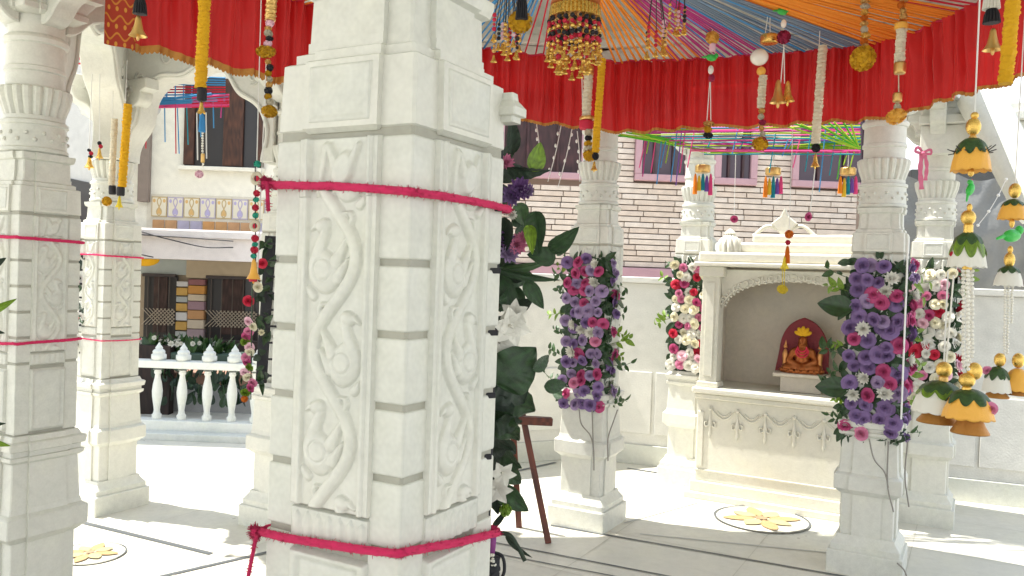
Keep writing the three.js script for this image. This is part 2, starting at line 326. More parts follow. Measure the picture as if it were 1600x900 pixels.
function pillar(pos, label, opt = {}) {
  const { fine = false, m = MT.marble, sy = 1, sx = 1, top = true } = opt;
  const o = thing('marble_pillar', label, 'pillar', pos, TURN, 'carved marble pillars of the pavilion');
  o.scale.set(sx, sy, sx);
  const G = pillarParts(fine);
  for (const k of ['plinth', 'die', 'band', 'upper_die', 'cornice']) part(k, G[k], m, o);
  part('shaft', G.shaft, MT.joint, o);
  const faces = fine ? [0, 1, 2, 3] : [0, 1, 3];
  for (const k of faces) {
    const a = k * Math.PI / 2, place = (g, y, n) => part(n, g, m, o, [Math.sin(a) * (R0 + 0.0035), y, Math.cos(a) * (R0 + 0.0035)], [0, a, 0]);
    place(G.low_panel, 0.965, 'plain_panel'); place(G.flame, 1.125, 'leaf_border');
    place(G.scroll, 1.15 + 0.232, 'scroll_panel'); place(G.top_panel, 1.643, 'bird_panel');
  }
  const lev = [0.83, ...GR];
  for (let i = 0; i + 1 < lev.length; i++) {
    const h = lev[i + 1] - lev[i] - 0.009, y = (lev[i] + lev[i + 1]) / 2, g = G['b' + i] ??= G.block(h), c = (R0 + 0.068) / 2;
    for (const [x, z] of [[c, c], [-c, c], [c, -c], [-c, -c]]) part('corner_block', g, m, o, [x, y, z]);
  }
  part('head', G.head, m, o);
  for (const k of [0, 1]) part('head_panel', G.head_panel, m, o, [k ? 0.1345 : 0, 1.748, k ? 0 : 0.1345], [0, k * Math.PI / 2, 0]);
  part('drum_base', G.drum_base, m, o);
  const ring = part('ring', G.ring, m, o); part('beads', G.beads, m, ring);
  part('fluted_bell', G.flutes, m, o); part('neck', G.neck, m, o);
  if (top) {
    part('capital', G.capital, m, o);
    for (let k = 0; k < 4; k++) {
      const b = part('bracket', G.bracket, m, o, [Math.sin(k * Math.PI / 2) * 0.1, 2.44, Math.cos(k * Math.PI / 2) * 0.1], [0, k * Math.PI / 2 - Math.PI / 2, 0]);
      part('curl', G.curl, m, b, [0, 0, 0.046]); part('curl', G.curl, m, b, [0, 0, -0.046]);
    }
  }
  return o;
}
const PF = V(-0.189, 0, -1.30), P1 = P(49, 3.3), P2 = P(172, 5.05), P3 = P(456, 4.85), P4 = P(931, 5.07), P5 = P(1087, 6.2), P6 = P(1373, 4.42), P7 = P(1457, 5.4);
const pillarFront = pillar(PF, 'large carved marble pillar nearest the camera with bird scrolls and pink cords', { fine: true, m: MT.marble });
pillar(P1, 'carved marble pillar cut off by the left edge of the photo', { m: MT.marble, sy: 0.985 });
pillar(P2, 'carved marble pillar left of the white balustrade with yellow garlands above', { m: MT.marble, sy: 0.955 });
pillar(P3, 'marble pillar mostly hidden behind the nearest pillar, right of the balustrade', { m: MT.marble });
pillar(P4, 'marble pillar wrapped in purple roses beside the wooden easel', { m: MT.marble });
pillar(P5, 'marble pillar with white and red roses left of the shrine niche', { m: MT.marble });
pillar(P6, 'shaded marble pillar wrapped in purple roses right of the shrine niche', { m: MT.marble, sy: 0.99 });
pillar(P7, 'marble pillar with pink and white roses behind the purple rose pillar', { m: MT.marble });
// stone lug on the front pillar's far right corner
part('stone_lug', loft((r) => plainSq(r, 0.003), [[0, 0.018], [0.012, 0.018], [0.014, 0.026], [0.03, 0.026], [0.045, 0.014], [0.06, 0.012]]), MT.marble, pillarFront, [0.131, 1.742, -0.125], null, 0.8);

// beams and cusped arches between pillars
function span(A, B, f) { const d = B.clone().sub(A); return { L: Math.hypot(d.x, d.z), turn: Math.atan2(-d.z, d.x), A }; }
function beam(A, B, y0, y1, w, label, m = MT.marble, ext = 0.25) {
  const { L, turn } = span(A, B), o = thing('stone_beam', label, 'beam', [A.x, 0, A.z], turn, 'stone beams over the pillars');
  const l = L + 2 * ext, h = y1 - y0;
  part('lintel', box(l, h * 0.62, w, L / 2, y0 + h * 0.31, 0, 0.006), m, o);
  part('cornice', box(l + 0.02, h * 0.2, w + 0.09, L / 2, y0 + h * 0.72 + 0.002, 0, 0.01), m, o);
  part('upper_course', box(l, h * 0.18, w + 0.02, L / 2, y0 + h * 0.91 + 0.004, 0, 0.006), m, o);
  return o;
}
function arch(A, B, y0, y1, w, label, m = MT.marble) {
  const { L, turn } = span(A, B), o = thing('cusped_arch', label, 'arch', [A.x, 0, A.z], turn, 'cusped stone arches');
  const s = new THREE.Shape(), h = y1 - y0, c = L / 2, a = L / 2 - 0.12, b = h - 0.2;
  s.moveTo(0.1, y0); s.lineTo(0.1, y1); s.lineTo(L - 0.1, y1); s.lineTo(L - 0.1, y0);
  const N = 90; for (let i = 0; i <= N; i++) { const t = i / N * Math.PI, q = 1 - 0.11 * Math.pow(Math.abs(Math.cos(t * 3.5)), 3); s.lineTo(c + Math.cos(t) * a * q, y0 + Math.sin(t) * b * q); }
  s.closePath();
  part('arch_plate', boxUV(toCreasedNormals(new THREE.ExtrudeGeometry(s, { depth: w, bevelEnabled: true, bevelSize: 0.006, bevelThickness: 0.006, bevelSegments: 1 }).translate(0, 0, -w / 2), 0.4)), m, o);
  const rim = []; for (let i = 4; i <= N - 4; i++) { const t = i / N * Math.PI, q = 1.03 - 0.11 * Math.pow(Math.abs(Math.cos(t * 3.5)), 3); rim.push(V(c + Math.cos(t) * a * q, y0 + Math.sin(t) * b * q, w / 2 + 0.008)); }
  part('moulded_rim', tube(rim, 0.012, 120, 5), m, o);
  for (let k = -3; k <= 3; k++) {
    const t = Math.PI / 2 + k * 0.36, sp = []; for (let i = 0; i < 22; i++) { const q = i / 21 * 8, r = 0.04 * (1 - i / 26); sp.push(V(Math.cos(q) * r, Math.sin(q) * r, 0)); }
    part('scroll', tube(sp, 0.008, 50, 5), m, o, [c + Math.cos(t) * a * 1.16, y0 + Math.sin(t) * b * 1.13, w / 2 + 0.006], [0, 0, k]);
  }
  return o;
}
arch(P2, P3, 2.1, 2.86, 0.16, 'cusped carved arch over the white balustrade');
arch(P1, P2, 2.1, 2.86, 0.16, 'carved arch between the two left pillars', MT.marble);
beam(P2, P3, 2.87, 3.12, 0.34, 'stone beam above the arch over the balustrade');
beam(P1, P2, 2.87, 3.12, 0.34, 'stone beam over the two left pillars', MT.marble);
beam(P3, P4, 2.66, 2.93, 0.34, 'stone beam behind the middle of the red valance');
beam(P4, P6, 2.66, 2.93, 0.34, 'stone beam over the two purple rose pillars');
beam(P5, P7, 2.66, 2.93, 0.34, 'stone beam over the shrine pillars', MT.marble, 0.03);
beam(P6, P7, 2.67, 2.94, 0.3, 'short stone beam joining the two right pillars', MT.marble, 0.05);
beam(P7, P7.clone().addScaledVector(W, -1.9), 2.35, 2.64, 0.34, 'stone beam running right from the pink rose pillar', MT.marble, 0.1);
beam(P6, P6.clone().addScaledVector(W, -0.2).add(V(0.35, 0, 2.2)), 2.66, 2.93, 0.34, 'stone beam over the right side of the pavilion');
{ // sloping brace at the right
  const a = at(1530, 150, 5.1), b = at(1625, 330, 4.6);
  single('stone_brace', 'sloping white stone brace at the upper right edge', 'brace', boxUV(bar(a, b, 0.13, 8, 0.12)), MT.marble);
  const o = thing('roof_slab', 'pale stone roof slab over the near side of the pavilion', 'roof', [0, 3.15, 0]);
  part('slab', box(9, 0.18, 4.6, 0, 0, 0.45, 0.01), MT.marble, o);
  part('slab', box(3.4, 0.18, 2.3, -3.1, 0.01, -3.01, 0.01), MT.marble, o);
  // drum wall that carries the upper roof
  const r = thing('upper_wall', 'pale stone upper wall seen through the threads above the valance', 'wall');
  for (const [A, B] of [[P3, P4], [P4, P6]]) { const { L, turn } = span(A, B); const q = part('wall_panel', box(L + 0.3, 0.75, 0.14, 0, 0, 0, 0.01), MT.marble, r, [(A.x + B.x) / 2, 3.31, (A.z + B.z) / 2], [0, turn, 0]); }
}

{ // stepped dome over the middle of the pavilion
  const o = thing('pavilion_dome', 'pale stepped stone dome above the coloured threads', 'dome', [0.05, 0, -3.1]);
  let r = 2.25, y = 3.12; const dm = MT.marble;
  for (let k = 0; k < 7; k++) { const r1 = r - 0.3, pts = [[r1, y], [r, y], [r + 0.03, y + 0.04], [r + 0.03, y + 0.2], [r1, y + 0.2], [r1 - 0.02, y + 0.1], [r1, y]]; part('dome_course', boxUV(toCreasedNormals(new THREE.LatheGeometry(pts.map(([a, b]) => new THREE.Vector2(a, b)), 48), 0.5)), dm, o); r -= 0.27; y += 0.14 - k * 0.008; }
  part('dome_cap', boxUV(lathe([[0, 0], [0.5, 0], [0.5, 0.12], [0.2, 0.22], [0, 0.5]], 32)), dm, o, [0, y + 0.02, 0]);
}

// ---------------------------------------------------------------- low white wall behind the pavilion
const tint = (c, k) => c.map((q) => q * (1 + rr(-k, k)));
{
  const a = V(0.62, 0, -6.85), b = V(4.4, 0, -5.45), c = V(-0.75, 0, -6.15);
  const o = thing('compound_wall', 'low white plastered compound wall behind the shrine and pillars', 'wall');
  for (const [A, B] of [[a, b], [c, a]]) {
    const { L, turn } = span(A, B), mx = (A.x + B.x) / 2, mz = (A.z + B.z) / 2;
    part('wall_face', box(L + 0.02, 1.46, 0.14, 0, 0.73, -0.09, 0.004), MT.plaster, o, [mx, 0, mz], [0, turn, 0]);
    part('coping', box(L + 0.06, 0.05, 0.2, 0, 1.487, -0.09, 0.008), MT.plaster, o, [mx, 0, mz], [0, turn, 0]);
    part('skirting', box(L, 0.16, 0.02, 0, 0.08, -0.008, 0.004), stone([0.66, 0.67, 0.64]), o, [mx, 0, mz], [0, turn, 0]);
    const n = Math.max(1, Math.round(L / 0.62));
    for (let k = 0; k < n; k++) part('panel', box(L / n - 0.03, 0.5, 0.014, (k + 0.5) * L / n - L / 2, 0.5, -0.012, 0.005), MT.plaster, o, [mx, 0, mz], [0, turn, 0]);
  }
}
// ---------------------------------------------------------------- brick house on the right
{
  const D = 8.6, k = M(D), A = at(740, 430, D), o = thing('brick_house', 'house of long pale pink bricks with pink framed windows behind the shrine', 'house', [A.x, 0, A.z], 0.05);
  const X = (px) => (px - 740) * k, Y = (py, px = 1060) => EYE + (428 + (px - 800) * 0.035 - py) * k;
  const wallM = mat([0.42, 0.32, 0.26], { map: wallMap, roughness: 0.95 });
  part('wall', box(X(1420), 4.2, 0.2, X(1420) / 2, 2.1, -0.13), wallM, o);
  const bm = [[0.74, 0.62, 0.53], [0.77, 0.66, 0.57], [0.71, 0.59, 0.50], [0.79, 0.69, 0.61]].map((c) => mat(c, { map: wallMap, bumpMap: roughMap, bumpScale: 0.003, roughness: 0.9 }));
  const wins = [[770, 912, 150, 287], [986, 1076, 150, 284], [1112, 1180, 150, 285], [1236, 1362, 150, 284]];
  const geos = {}; const ch = 0.0585, L = 0.36;
  let n = 0;
  for (let row = 0; row < 28; row++) {
    const y = Y(424) + row * ch; let cuts = [[X(765), X(1345)]];
    for (const [wa, wb, , bo] of wins) if (y > Y(bo) - 0.03) cuts = cuts.flatMap(([p, q]) => X(wb) <= p || X(wa) >= q ? [[p, q]] : [[p, X(wa)], [X(wb), q]].filter(([u, v]) => v - u > 0.03));
    for (const [p, q] of cuts) {
      let x = p - (p === X(765) ? rr(0.02, 0.3) : 0), first = true;
      while (x < q - 0.02) {
        let len = L * [0.85, 1, 1.2, 1.05][Math.floor(rnd() * 4)] * (first && row % 2 ? 0.6 : 1); first = false; if (x + len > q - 0.06) len = q - x;
        const cx = x + len / 2, key = len.toFixed(3);
        if (n < 299) { n++; part('brick', geos[key] ??= box(len - 0.008, ch - 0.010, 0.06, 0, 0, 0, 0.003), bm[Math.floor(rnd() * 4)], o, [cx, y, rr(-0.003, 0.003) + 0.002]); }
        x += len;
      }
    }
  }
  const frameM = mat([0.56, 0.34, 0.38], { map: wallMap, roughness: 0.6 }), glass = mat([0.06, 0.035, 0.05], { roughness: 0.12 });
  const shutter = mat([0.085, 0.035, 0.045], { map: woodMap, roughness: 0.5 });
  for (const [a, b, t, bo] of wins) {
    const w = X(b) - X(a), y0 = Y(bo), y1 = Y(t), f = 0.07;
    const win = part('window', box(w - f, y1 - y0 - f, 0.03, (X(a) + X(b)) / 2, (y0 + y1) / 2, 0.02), a < 900 ? shutter : glass, o);
    for (const [x0, x1, yy0, yy1] of [[X(a), X(b), y0, y0 + f], [X(a), X(a) + f, y0 + f, y1], [X(b) - f, X(b), y0 + f, y1]]) part('frame', box(x1 - x0, yy1 - yy0, 0.09, (x0 + x1) / 2, (yy0 + yy1) / 2, 0.035, 0.008), frameM, win);
    for (let q = 1; q < 3; q++) part('mullion', box(0.025, y1 - y0, 0.03, X(a) + w * q / 3, (y0 + y1) / 2, 0.05), shutter, win);
  }
  part('pink_band', box(X(1345) - X(740), 0.1, 0.12, (X(1345) + X(740)) / 2, Y(428) + 0.0, 0.02, 0.008), mat([0.50, 0.30, 0.35], { map: wallMap }), o);
}
// dark tarpaulin at the far right
{
  const pts = [], N = 60, H = 24, g = new THREE.PlaneGeometry(2.4, 1.7, N, H), p = g.attributes.position;
  for (let i = 0; i < p.count; i++) { const x = p.getX(i), y = p.getY(i); p.setZ(i, 0.05 * Math.sin(x * 9 + y * 2) + 0.16 * nz(x * 2.2, y * 1.8, 5) + 0.05 * nz(x * 8, y * 6, 8)); if (y > 0.8) p.setY(i, y + 0.03 * Math.sin(x * 14) + 0.03 * nz(x * 5, 1, 1)); }
  g.computeVertexNormals();
  const q = at(1640, 432, 7.2);
  single('tarpaulin', 'dark grey wrinkled tarpaulin hung behind the wall at far right', 'tarpaulin', g, mat([0.22, 0.22, 0.21], { roughness: 0.6, map: wallMap, bumpMap: roughMap, bumpScale: 0.004 }), q, [0, -0.25, 0]);
  const o = thing('tin_shed', 'dark shed wall behind the tarpaulin beyond the wall', 'shed', at(1700, 430, 8.4), -0.25);
  part('wall', box(3.4, 2.1, 0.2, 0, 0, 0), mat([0.10, 0.10, 0.095], { map: wallMap, bumpMap: roughMap, bumpScale: 0.004 }), o);
}
// ---------------------------------------------------------------- house on the left, beyond the balustrade
{
  const D = 10, k = M(D), A = at(100, 404, D), o = thing('tiled_house', 'cream house with patterned tile band and dark grilled windows beyond balustrade', 'house', [A.x, 0, A.z], 0);
  const X = (px) => (px - 100) * k, Y = (py) => EYE + (408 - py) * k;
  const B = (n, x0, x1, y0, y1, z0, z1, m, par = o, r = 0.006) => part(n, box((x1 - x0) * k, (y1 - y0) * k, z1 - z0, (X(x0) + X(x1)) / 2, (Y(y0) + Y(y1)) / 2, (z0 + z1) / 2, r), m, par);
  const creamW = mat([0.86, 0.84, 0.74], { map: wallMap, bumpMap: roughMap, bumpScale: 0.003, roughness: 0.9 });
  const tan = mat([0.40, 0.32, 0.23], { map: wallMap, bumpMap: roughMap, bumpScale: 0.003 }), brown = mat([0.26, 0.21, 0.18], { map: wallMap });
  const slabM = mat([0.80, 0.75, 0.74], { map: wallMap, roughness: 0.85, bumpMap: roughMap, bumpScale: 0.003 }), grey = mat([0.44, 0.49, 0.48], { map: wallMap });
  B('upper_wall', -80, 520, -120, 362, -0.3, 0, creamW);
  B('lower_wall', -80, 520, 400, 640, -0.5, -0.2, tan);
  B('pilaster', 216, 233, 60, 316, 0.002, 0.08, brown);
  const slab = B('balcony_slab', 150, 520, 360, 404, -0.25, 0.75, slabM); B('drip_edge', 150, 520, 362, 372, 0.752, 0.80, slabM, slab);
  // upper window, shutters half open
  const dark = mat([0.025, 0.022, 0.022], { roughness: 0.3 }), shut = mat([0.11, 0.045, 0.025], { map: woodMap, roughness: 0.6 });
  const w = B('window', 284, 404, 120, 258, -0.02, 0.012, dark);
  for (const [a, b] of [[284, 300], [345, 376], [398, 408]]) B('shutter', a, b, 122, 256, 0.014, 0.05, shut, w);
  B('window_sill', 278, 410, 258, 264, 0.002, 0.09, creamW, w);
  // tile band: a patterned row above a plain coloured row
  const pattern = (c1, c2) => { const cv = document.createElement('canvas'); cv.width = cv.height = 128; const x = cv.getContext('2d'); x.fillStyle = '#e4dcc4'; x.fillRect(0, 0, 128, 128); x.strokeStyle = c1; x.lineWidth = 9;
    x.beginPath(); x.moveTo(64, 6); x.bezierCurveTo(120, 40, 10, 90, 64, 122); x.bezierCurveTo(118, 90, 8, 40, 64, 6); x.stroke(); x.lineWidth = 6; x.beginPath(); x.arc(64, 96, 22, 0, 7); x.stroke(); x.strokeRect(3, 3, 122, 122);
    x.fillStyle = c2; x.beginPath(); x.moveTo(64, 66); x.lineTo(88, 110); x.lineTo(40, 110); x.fill(); x.beginPath(); x.arc(22, 26, 12, 0, 7); x.arc(106, 26, 12, 0, 7); x.fill(); const t = new THREE.CanvasTexture(cv); t.colorSpace = THREE.SRGBColorSpace; return t; };
  const pm = [pattern('#c0a878', '#d9b070'), pattern('#b3a8c0', '#b5acd0')].map((t) => mat([0.85, 0.85, 0.85], { map: t, roughness: 0.35 }));
  const back = B('tile_bed', 228, 470, 303, 360, 0.001, 0.012, mat([0.72, 0.68, 0.58], { map: wallMap }));
  for (let i = 0; i < 9; i++) { const x0 = 236 + i * 25.2; const q = part('patterned_tile', new THREE.BoxGeometry(23.6 * k, 31 * k, 0.014), pm[i % 2], o, [X(x0 + 11.8), Y(322.5), 0.02]); }
  const tc = [[0.55, 0.30, 0.14], [0.55, 0.31, 0.15], [0.45, 0.42, 0.55], [0.44, 0.41, 0.54], [0.60, 0.30, 0.10], [0.58, 0.31, 0.12]].map((c) => mat(c, { roughness: 0.35, map: wallMap }));
  for (let i = 0; i < 12; i++) { const x0 = 238 + i * 19.6; part('small_tile', box(18 * k, 14 * k, 0.014, 0, 0, 0, 0.003), tc[i % 6], o, [X(x0 + 9), Y(350), 0.02]); }
  // under the slab
  B('recess_wall', 286, 520, 404, 432, -0.19, -0.1, mat([0.50, 0.41, 0.29], { map: wallMap }));
  B('recess_wall', 150, 286, 404, 428, -0.19, -0.12, grey);
  const grilleM = mat([0.42, 0.36, 0.28], { roughness: 0.6 });
  for (const [a, b] of [[218, 270], [318, 400]]) {
    const w2 = B('window', a, b, 430, 542, -0.19, -0.15, dark);
    B('curtain', a + (b - a) * 0.3, a + (b - a) * 0.72, 432, 520, -0.148, -0.14, mat([0.085, 0.05, 0.05], { map: woodMap }), w2);
    B('head_rail', a, b, 427, 432, -0.148, -0.08, mat([0.05, 0.04, 0.04]), w2);
    const bars = []; const x0 = X(a), x1 = X(b), y0 = Y(508), y1 = Y(482);
    for (let x = x0; x < x1 - 0.02; x += 0.045) { const h = y1 - y0; bars.push(bar(V(x, y0, -0.1), V(Math.min(x + h, x1), y0 + Math.min(h, x1 - x), -0.1), 0.005, 4), bar(V(x, y1, -0.1), V(Math.min(x + h, x1), y1 - Math.min(h, x1 - x), -0.1), 0.005, 4)); }
    part('lattice', merge(bars), grilleM, w2);
    for (let x = x0 + 0.06; x < x1; x += 0.13) part('bar', bar(V(x, Y(542), -0.12), V(x, Y(430), -0.12), 0.006, 5), mat([0.09, 0.07, 0.06]), w2);
  }
  const stripes = [[434, 443, [0.28, 0.12, 0.13]], [444, 457, [0.58, 0.28, 0.07]], [458, 468, [0.62, 0.53, 0.42]], [469, 482, [0.34, 0.22, 0.27]], [483, 497, [0.55, 0.30, 0.14]], [498, 512, [0.60, 0.52, 0.42]], [513, 526, [0.36, 0.28, 0.32]], [527, 540, [0.50, 0.36, 0.25]]];
  stripes.forEach(([y0, y1, c], i) => {
    B('brick', 290, 316, y0, y1, -0.19, -0.10, mat(c, { map: wallMap, roughness: 0.8 }));
    B('brick', 271, 289, y0 + 4, y1 + 3, -0.19, -0.11, mat(i % 2 ? [0.58, 0.36, 0.10] : i % 4 ? [0.42, 0.45, 0.46] : [0.62, 0.62, 0.64], { map: wallMap, roughness: 0.8 }));
  });
  part('yellow_awning', new THREE.SphereGeometry(22 * k, 16, 8, 0, 6.3, 0, 1.57).rotateX(Math.PI).scale(1, 0.5, 0.6), MT.yellow, o, [X(252), Y(404) - 0.005, 0.45]);
  // cables across the slab
  for (const pts of [[[222, 372], [250, 364], [300, 374], [360, 385], [400, 384]], [[222, 366], [260, 370], [330, 372], [400, 375]], [[222, 394], [250, 396], [286, 402]]]) part('cable', tube(pts.map(([x, y]) => V(X(x), Y(y), 0.83)), 0.007, 30, 5), MT.wire, o);
}
{ // terrace beyond the balustrade
  const o = thing('terrace_block', 'grey plinth blocks beyond the balustrade', 'plinth', at(330, 640, 8.6));
  part('block', box(1.7, 0.62, 0.5, 0.1, -0.02, 0, 0.01), mat([0.36, 0.36, 0.36], { map: wallMap, bumpMap: roughMap, bumpScale: 0.004 }), o);
  part('brick_course', box(1.7, 0.1, 0.52, 0.1, 0.345, 0, 0.01), mat([0.36, 0.20, 0.14], { map: wallMap }), o);
  const q = at(235, 610, 8.2); single('brown_gate_post', 'dark brown timber panel seen between the balusters', 'panel', box(0.42, 1.3, 0.12, 0, -0.2, 0), mat([0.035, 0.018, 0.014], { map: woodMap }), q);
  const q2 = at(300, 600, 9.2); single('dark_doorway', 'dark doorway panel of the house below the planter', 'door', box(2.2, 1.4, 0.1, 0.1, -0.2, 0), mat([0.025, 0.02, 0.018], { map: woodMap }), q2);
}
// ---------------------------------------------------------------- white balustrade
{
  const D = 7.15, k = M(D), c = floorAt(312, 683), o = thing('balustrade', 'white stone balustrade with turned balusters and pointed finials', 'balustrade', [c.x, 0, c.z], -0.02);
  const kk = M(-c.z), y = (py) => (683 - py) * kk, x = (px) => (px - 312) * kk;
  const m = stone([0.74, 0.76, 0.76]);
  part('top_rail', box(x(420) - x(205), 12 * kk, 0.12, (x(420) + x(205)) / 2, y(570), 0, 0.01), m, o);
  part('bottom_rail', box(x(420) - x(205), 17 * kk, 0.14, (x(420) + x(205)) / 2, y(665), 0, 0.01), m, o);
  part('kerb', box(x(430) - x(170), 12 * kk, 0.34, (x(420) + x(190)) / 2, y(678) , 0.02, 0.01), stone([0.66, 0.68, 0.68]), o);
  const h = y(576) - y(656.5), bal = boxUV(lathe([[0.045, 0], [0.05, 0.04], [0.036, 0.05], [0.03, 0.08], [0.034, 0.11], [0.05, 0.2], [0.053, 0.25], [0.045, 0.31], [0.03, 0.37], [0.026, 0.4], [0.036, 0.41], [0.036, 0.425], [0.03, 0.44], [0.045, 0.45], [0.048, h]].map(([r, q]) => [r * 0.82, q / 0.46 * h]).map(([r, q]) => [r, Math.min(q, h)]), 16));
  const fin = boxUV(merge([lathe([[0, 0], [0.062, 0], [0.066, 0.02], [0.066, 0.05], [0.052, 0.06], [0.056, 0.075], [0.05, 0.09], [0.03, 0.105], [0.034, 0.115], [0.016, 0.14], [0.008, 0.155], [0, 0.17]], 14)]));
  for (const [px, fx] of [[242, 246], [281, 285], [321, 326], [360, 366], [396, 405]]) { part('baluster', bal, m, o, [x(px + 1), y(656.5), 0]); part('finial', fin, m, o, [x(fx - 2), y(564), 0], null, [0.95, 0.92, 0.95]); }
}
// ---------------------------------------------------------------- the shrine
{
  const A = floorAt(1084, 776), turn = TURN;
  // local frame: +z looks to the camera side (-U), +x runs right and near (-W)
  const o = thing('marble_shrine', 'cream marble wall shrine with arched niche and carved pedestal', 'shrine', [A.x, 0, A.z], turn);
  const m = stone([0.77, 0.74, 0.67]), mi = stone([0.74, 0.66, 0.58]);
  const L = 1.2, dep = 0.55, yb = 0.755;
  const bx = (n, x0, x1, y0, y1, z0, z1, mm = m, par = o, r = 0.006) => part(n, box(x1 - x0, y1 - y0, z1 - z0, (x0 + x1) / 2, (y0 + y1) / 2, (z0 + z1) / 2, r), mm, par);
  bx('plinth', -0.06, L + 0.06, 0, 0.045, -dep, 0.05); bx('plinth_step', -0.03, L + 0.03, 0.045, 0.12, -dep, 0.022);
  bx('pedestal', 0, L, 0.12, yb - 0.07, -dep, 0); bx('counter', -0.035, L + 0.035, yb - 0.03, yb + 0.012, -dep, 0.04, m, o, 0.012); bx('counter_mould', -0.02, L + 0.02, yb - 0.07, yb - 0.03, -dep, 0.02, m, o, 0.012);
  bx('groove_band', 0.0, L, 0.19, 0.2, -0.002, 0.006); bx('frame_strip', 0.008, 0.05, 0.22, 0.6, -0.002, 0.01); bx('frame_strip', L - 0.05, L - 0.008, 0.22, 0.6, -0.002, 0.01);
  // carved swags hanging under the counter
  const sw = (x, w, y, hh) => { const pts = []; for (let i = 0; i <= 12; i++) { const t = i / 12; pts.push(V(x + w * t, y - hh * Math.sin(t * Math.PI), 0.006)); } return tube(pts.map((p) => p.setZ(0.002)), 0.006, 24, 5); };
  for (let i = 0; i < 5; i++) {
    const x = 0.11 + i * 0.185; part('swag', sw(x, 0.15, 0.615, 0.055), m, o); part('swag', sw(x + 0.03, 0.09, 0.61, 0.03), m, o);
    part('drop', merge([lathe([[0, 0], [0.012, 0.03], [0.007, 0.07], [0.016, 0.1], [0.008, 0.14], [0, 0.2]], 8).scale(1, 1, 0.6).translate(x - 0.015, 0.42, 0.004), sphere(0.014, x - 0.015, 0.625, 0.006, 8, 6)]), m, o);
    for (const s of [-1, 1]) part('leaf_scroll', tube([V(x - 0.015, 0.52, 0.004), V(x - 0.015 + s * 0.03, 0.5, 0.006), V(x - 0.015 + s * 0.035, 0.53, 0.006), V(x - 0.015 + s * 0.018, 0.535, 0.006)], 0.006, 14, 5), m, o);
  }
  // posts, back, arch
  const yt = 1.6;
  bx('post', 0.0, 0.12, yb + 0.012, yt - 0.04, -0.14, -0.01); bx('post_cap', -0.02, 0.15, yt - 0.07, yt, -0.16, 0.012); bx('post_base', -0.012, 0.135, yb + 0.012, yb + 0.05, -0.15, 0.004);
  bx('post_fillet', 0.03, 0.09, yb + 0.09, yt - 0.11, -0.012, -0.002);
  bx('post', L - 0.12, L, yb + 0.012, yt - 0.04, -0.14, -0.01); bx('post_cap', L - 0.15, L + 0.02, yt - 0.07, yt, -0.16, 0.012);
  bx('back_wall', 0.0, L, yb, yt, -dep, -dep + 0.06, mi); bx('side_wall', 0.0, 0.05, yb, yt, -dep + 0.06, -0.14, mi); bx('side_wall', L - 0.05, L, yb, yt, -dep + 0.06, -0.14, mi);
  { const s = new THREE.Shape(); s.moveTo(0.12, yt - 0.02); s.lineTo(L - 0.12, yt - 0.02); s.lineTo(L - 0.12, yt - 0.28); for (let i = 0; i <= 40; i++) { const t = i / 40 * Math.PI; const w = (L - 0.24) / 2; s.lineTo(L / 2 + Math.cos(t) * w * 0.985, yt - 0.28 + Math.sin(t) * 0.2 - 0.006 * Math.abs(Math.sin(t * 9))); } s.closePath();
    part('arch_panel', boxUV(new THREE.ExtrudeGeometry(s, { depth: 0.04, bevelEnabled: true, bevelSize: 0.004, bevelThickness: 0.004, bevelSegments: 1 }).translate(0, 0, -0.1)), m, o);
    const lf = [], w = (L - 0.24) / 2; for (let i = 1; i < 30; i++) { const t = i / 30 * Math.PI; lf.push(new THREE.TorusGeometry(0.016, 0.006, 5, 10, 4.6).rotateZ(t + i).translate(L / 2 + Math.cos(t) * (w - 0.01) , yt - 0.262 + Math.sin(t) * 0.205, -0.052), sphere(0.009, L / 2 + Math.cos(t) * (w - 0.03), yt - 0.285 + Math.sin(t) * 0.2, -0.055, 6, 5)); }
    part('carved_leaf_border', merge(lf), m, o); }
  bx('cornice', -0.05, L + 0.06, yt, yt + 0.03, -dep, 0.05, m, o, 0.01); bx('roof_slab', -0.03, L + 0.03, yt + 0.03, yt + 0.1, -dep, 0.02, m, o, 0.02); bx('roof_step', 0.06, L - 0.02, yt + 0.1, yt + 0.17, -dep + 0.05, -0.06, m, o, 0.02);
  bx('roof_step', 0.3, L - 0.1, yt + 0.17, yt + 0.23, -dep + 0.1, -0.12, m, o, 0.02); 
  part('ribbed_dome', boxUV(loft(fluted(12, 0.14), [[0, 0.085], [0.05, 0.088], [0.09, 0.07], [0.12, 0.035], [0.13, 0.04], [0.145, 0.03], [0.165, 0.004]], 0.5)), m, o, [0.16, yt + 0.1, -0.08]);
  { const s = new THREE.Shape(); s.moveTo(0, -0.02); s.lineTo(0.075, 0.065); s.lineTo(0.02, 0.11); s.lineTo(0, 0.16); s.lineTo(-0.02, 0.11); s.lineTo(-0.075, 0.065); s.closePath();
    part('finial', new THREE.ExtrudeGeometry(s, { depth: 0.03, bevelEnabled: true, bevelSize: 0.008, bevelThickness: 0.008, bevelSegments: 2 }), m, o, [0.5, yt + 0.24, -0.2]); }
  for (const sgn of [-1, 1]) part('volute', tube(Array.from({ length: 14 }, (_, i) => { const a = i / 13 * 4; return V(0.5 + sgn * (0.05 + i * 0.012), yt + 0.25 + 0.03 * Math.sin(a) - i * 0.002 + 0.02, -0.19); }), 0.014, 24, 6), m, o);
  part('finial_block', boxUV(loft(fluted(8, 0.1), [[0, 0.05], [0.06, 0.06], [0.1, 0.04], [0.14, 0.02]], 0.5)), m, o, [L - 0.2, yt + 0.17, -0.2]);
  // small pedestal and statue: things of their own standing in the niche
  const loc = (x, y, z) => o.localToWorld(V(x, y, z)); o.updateMatrixWorld(true);
  const sp = loc(0.64, yb + 0.014, -0.25);
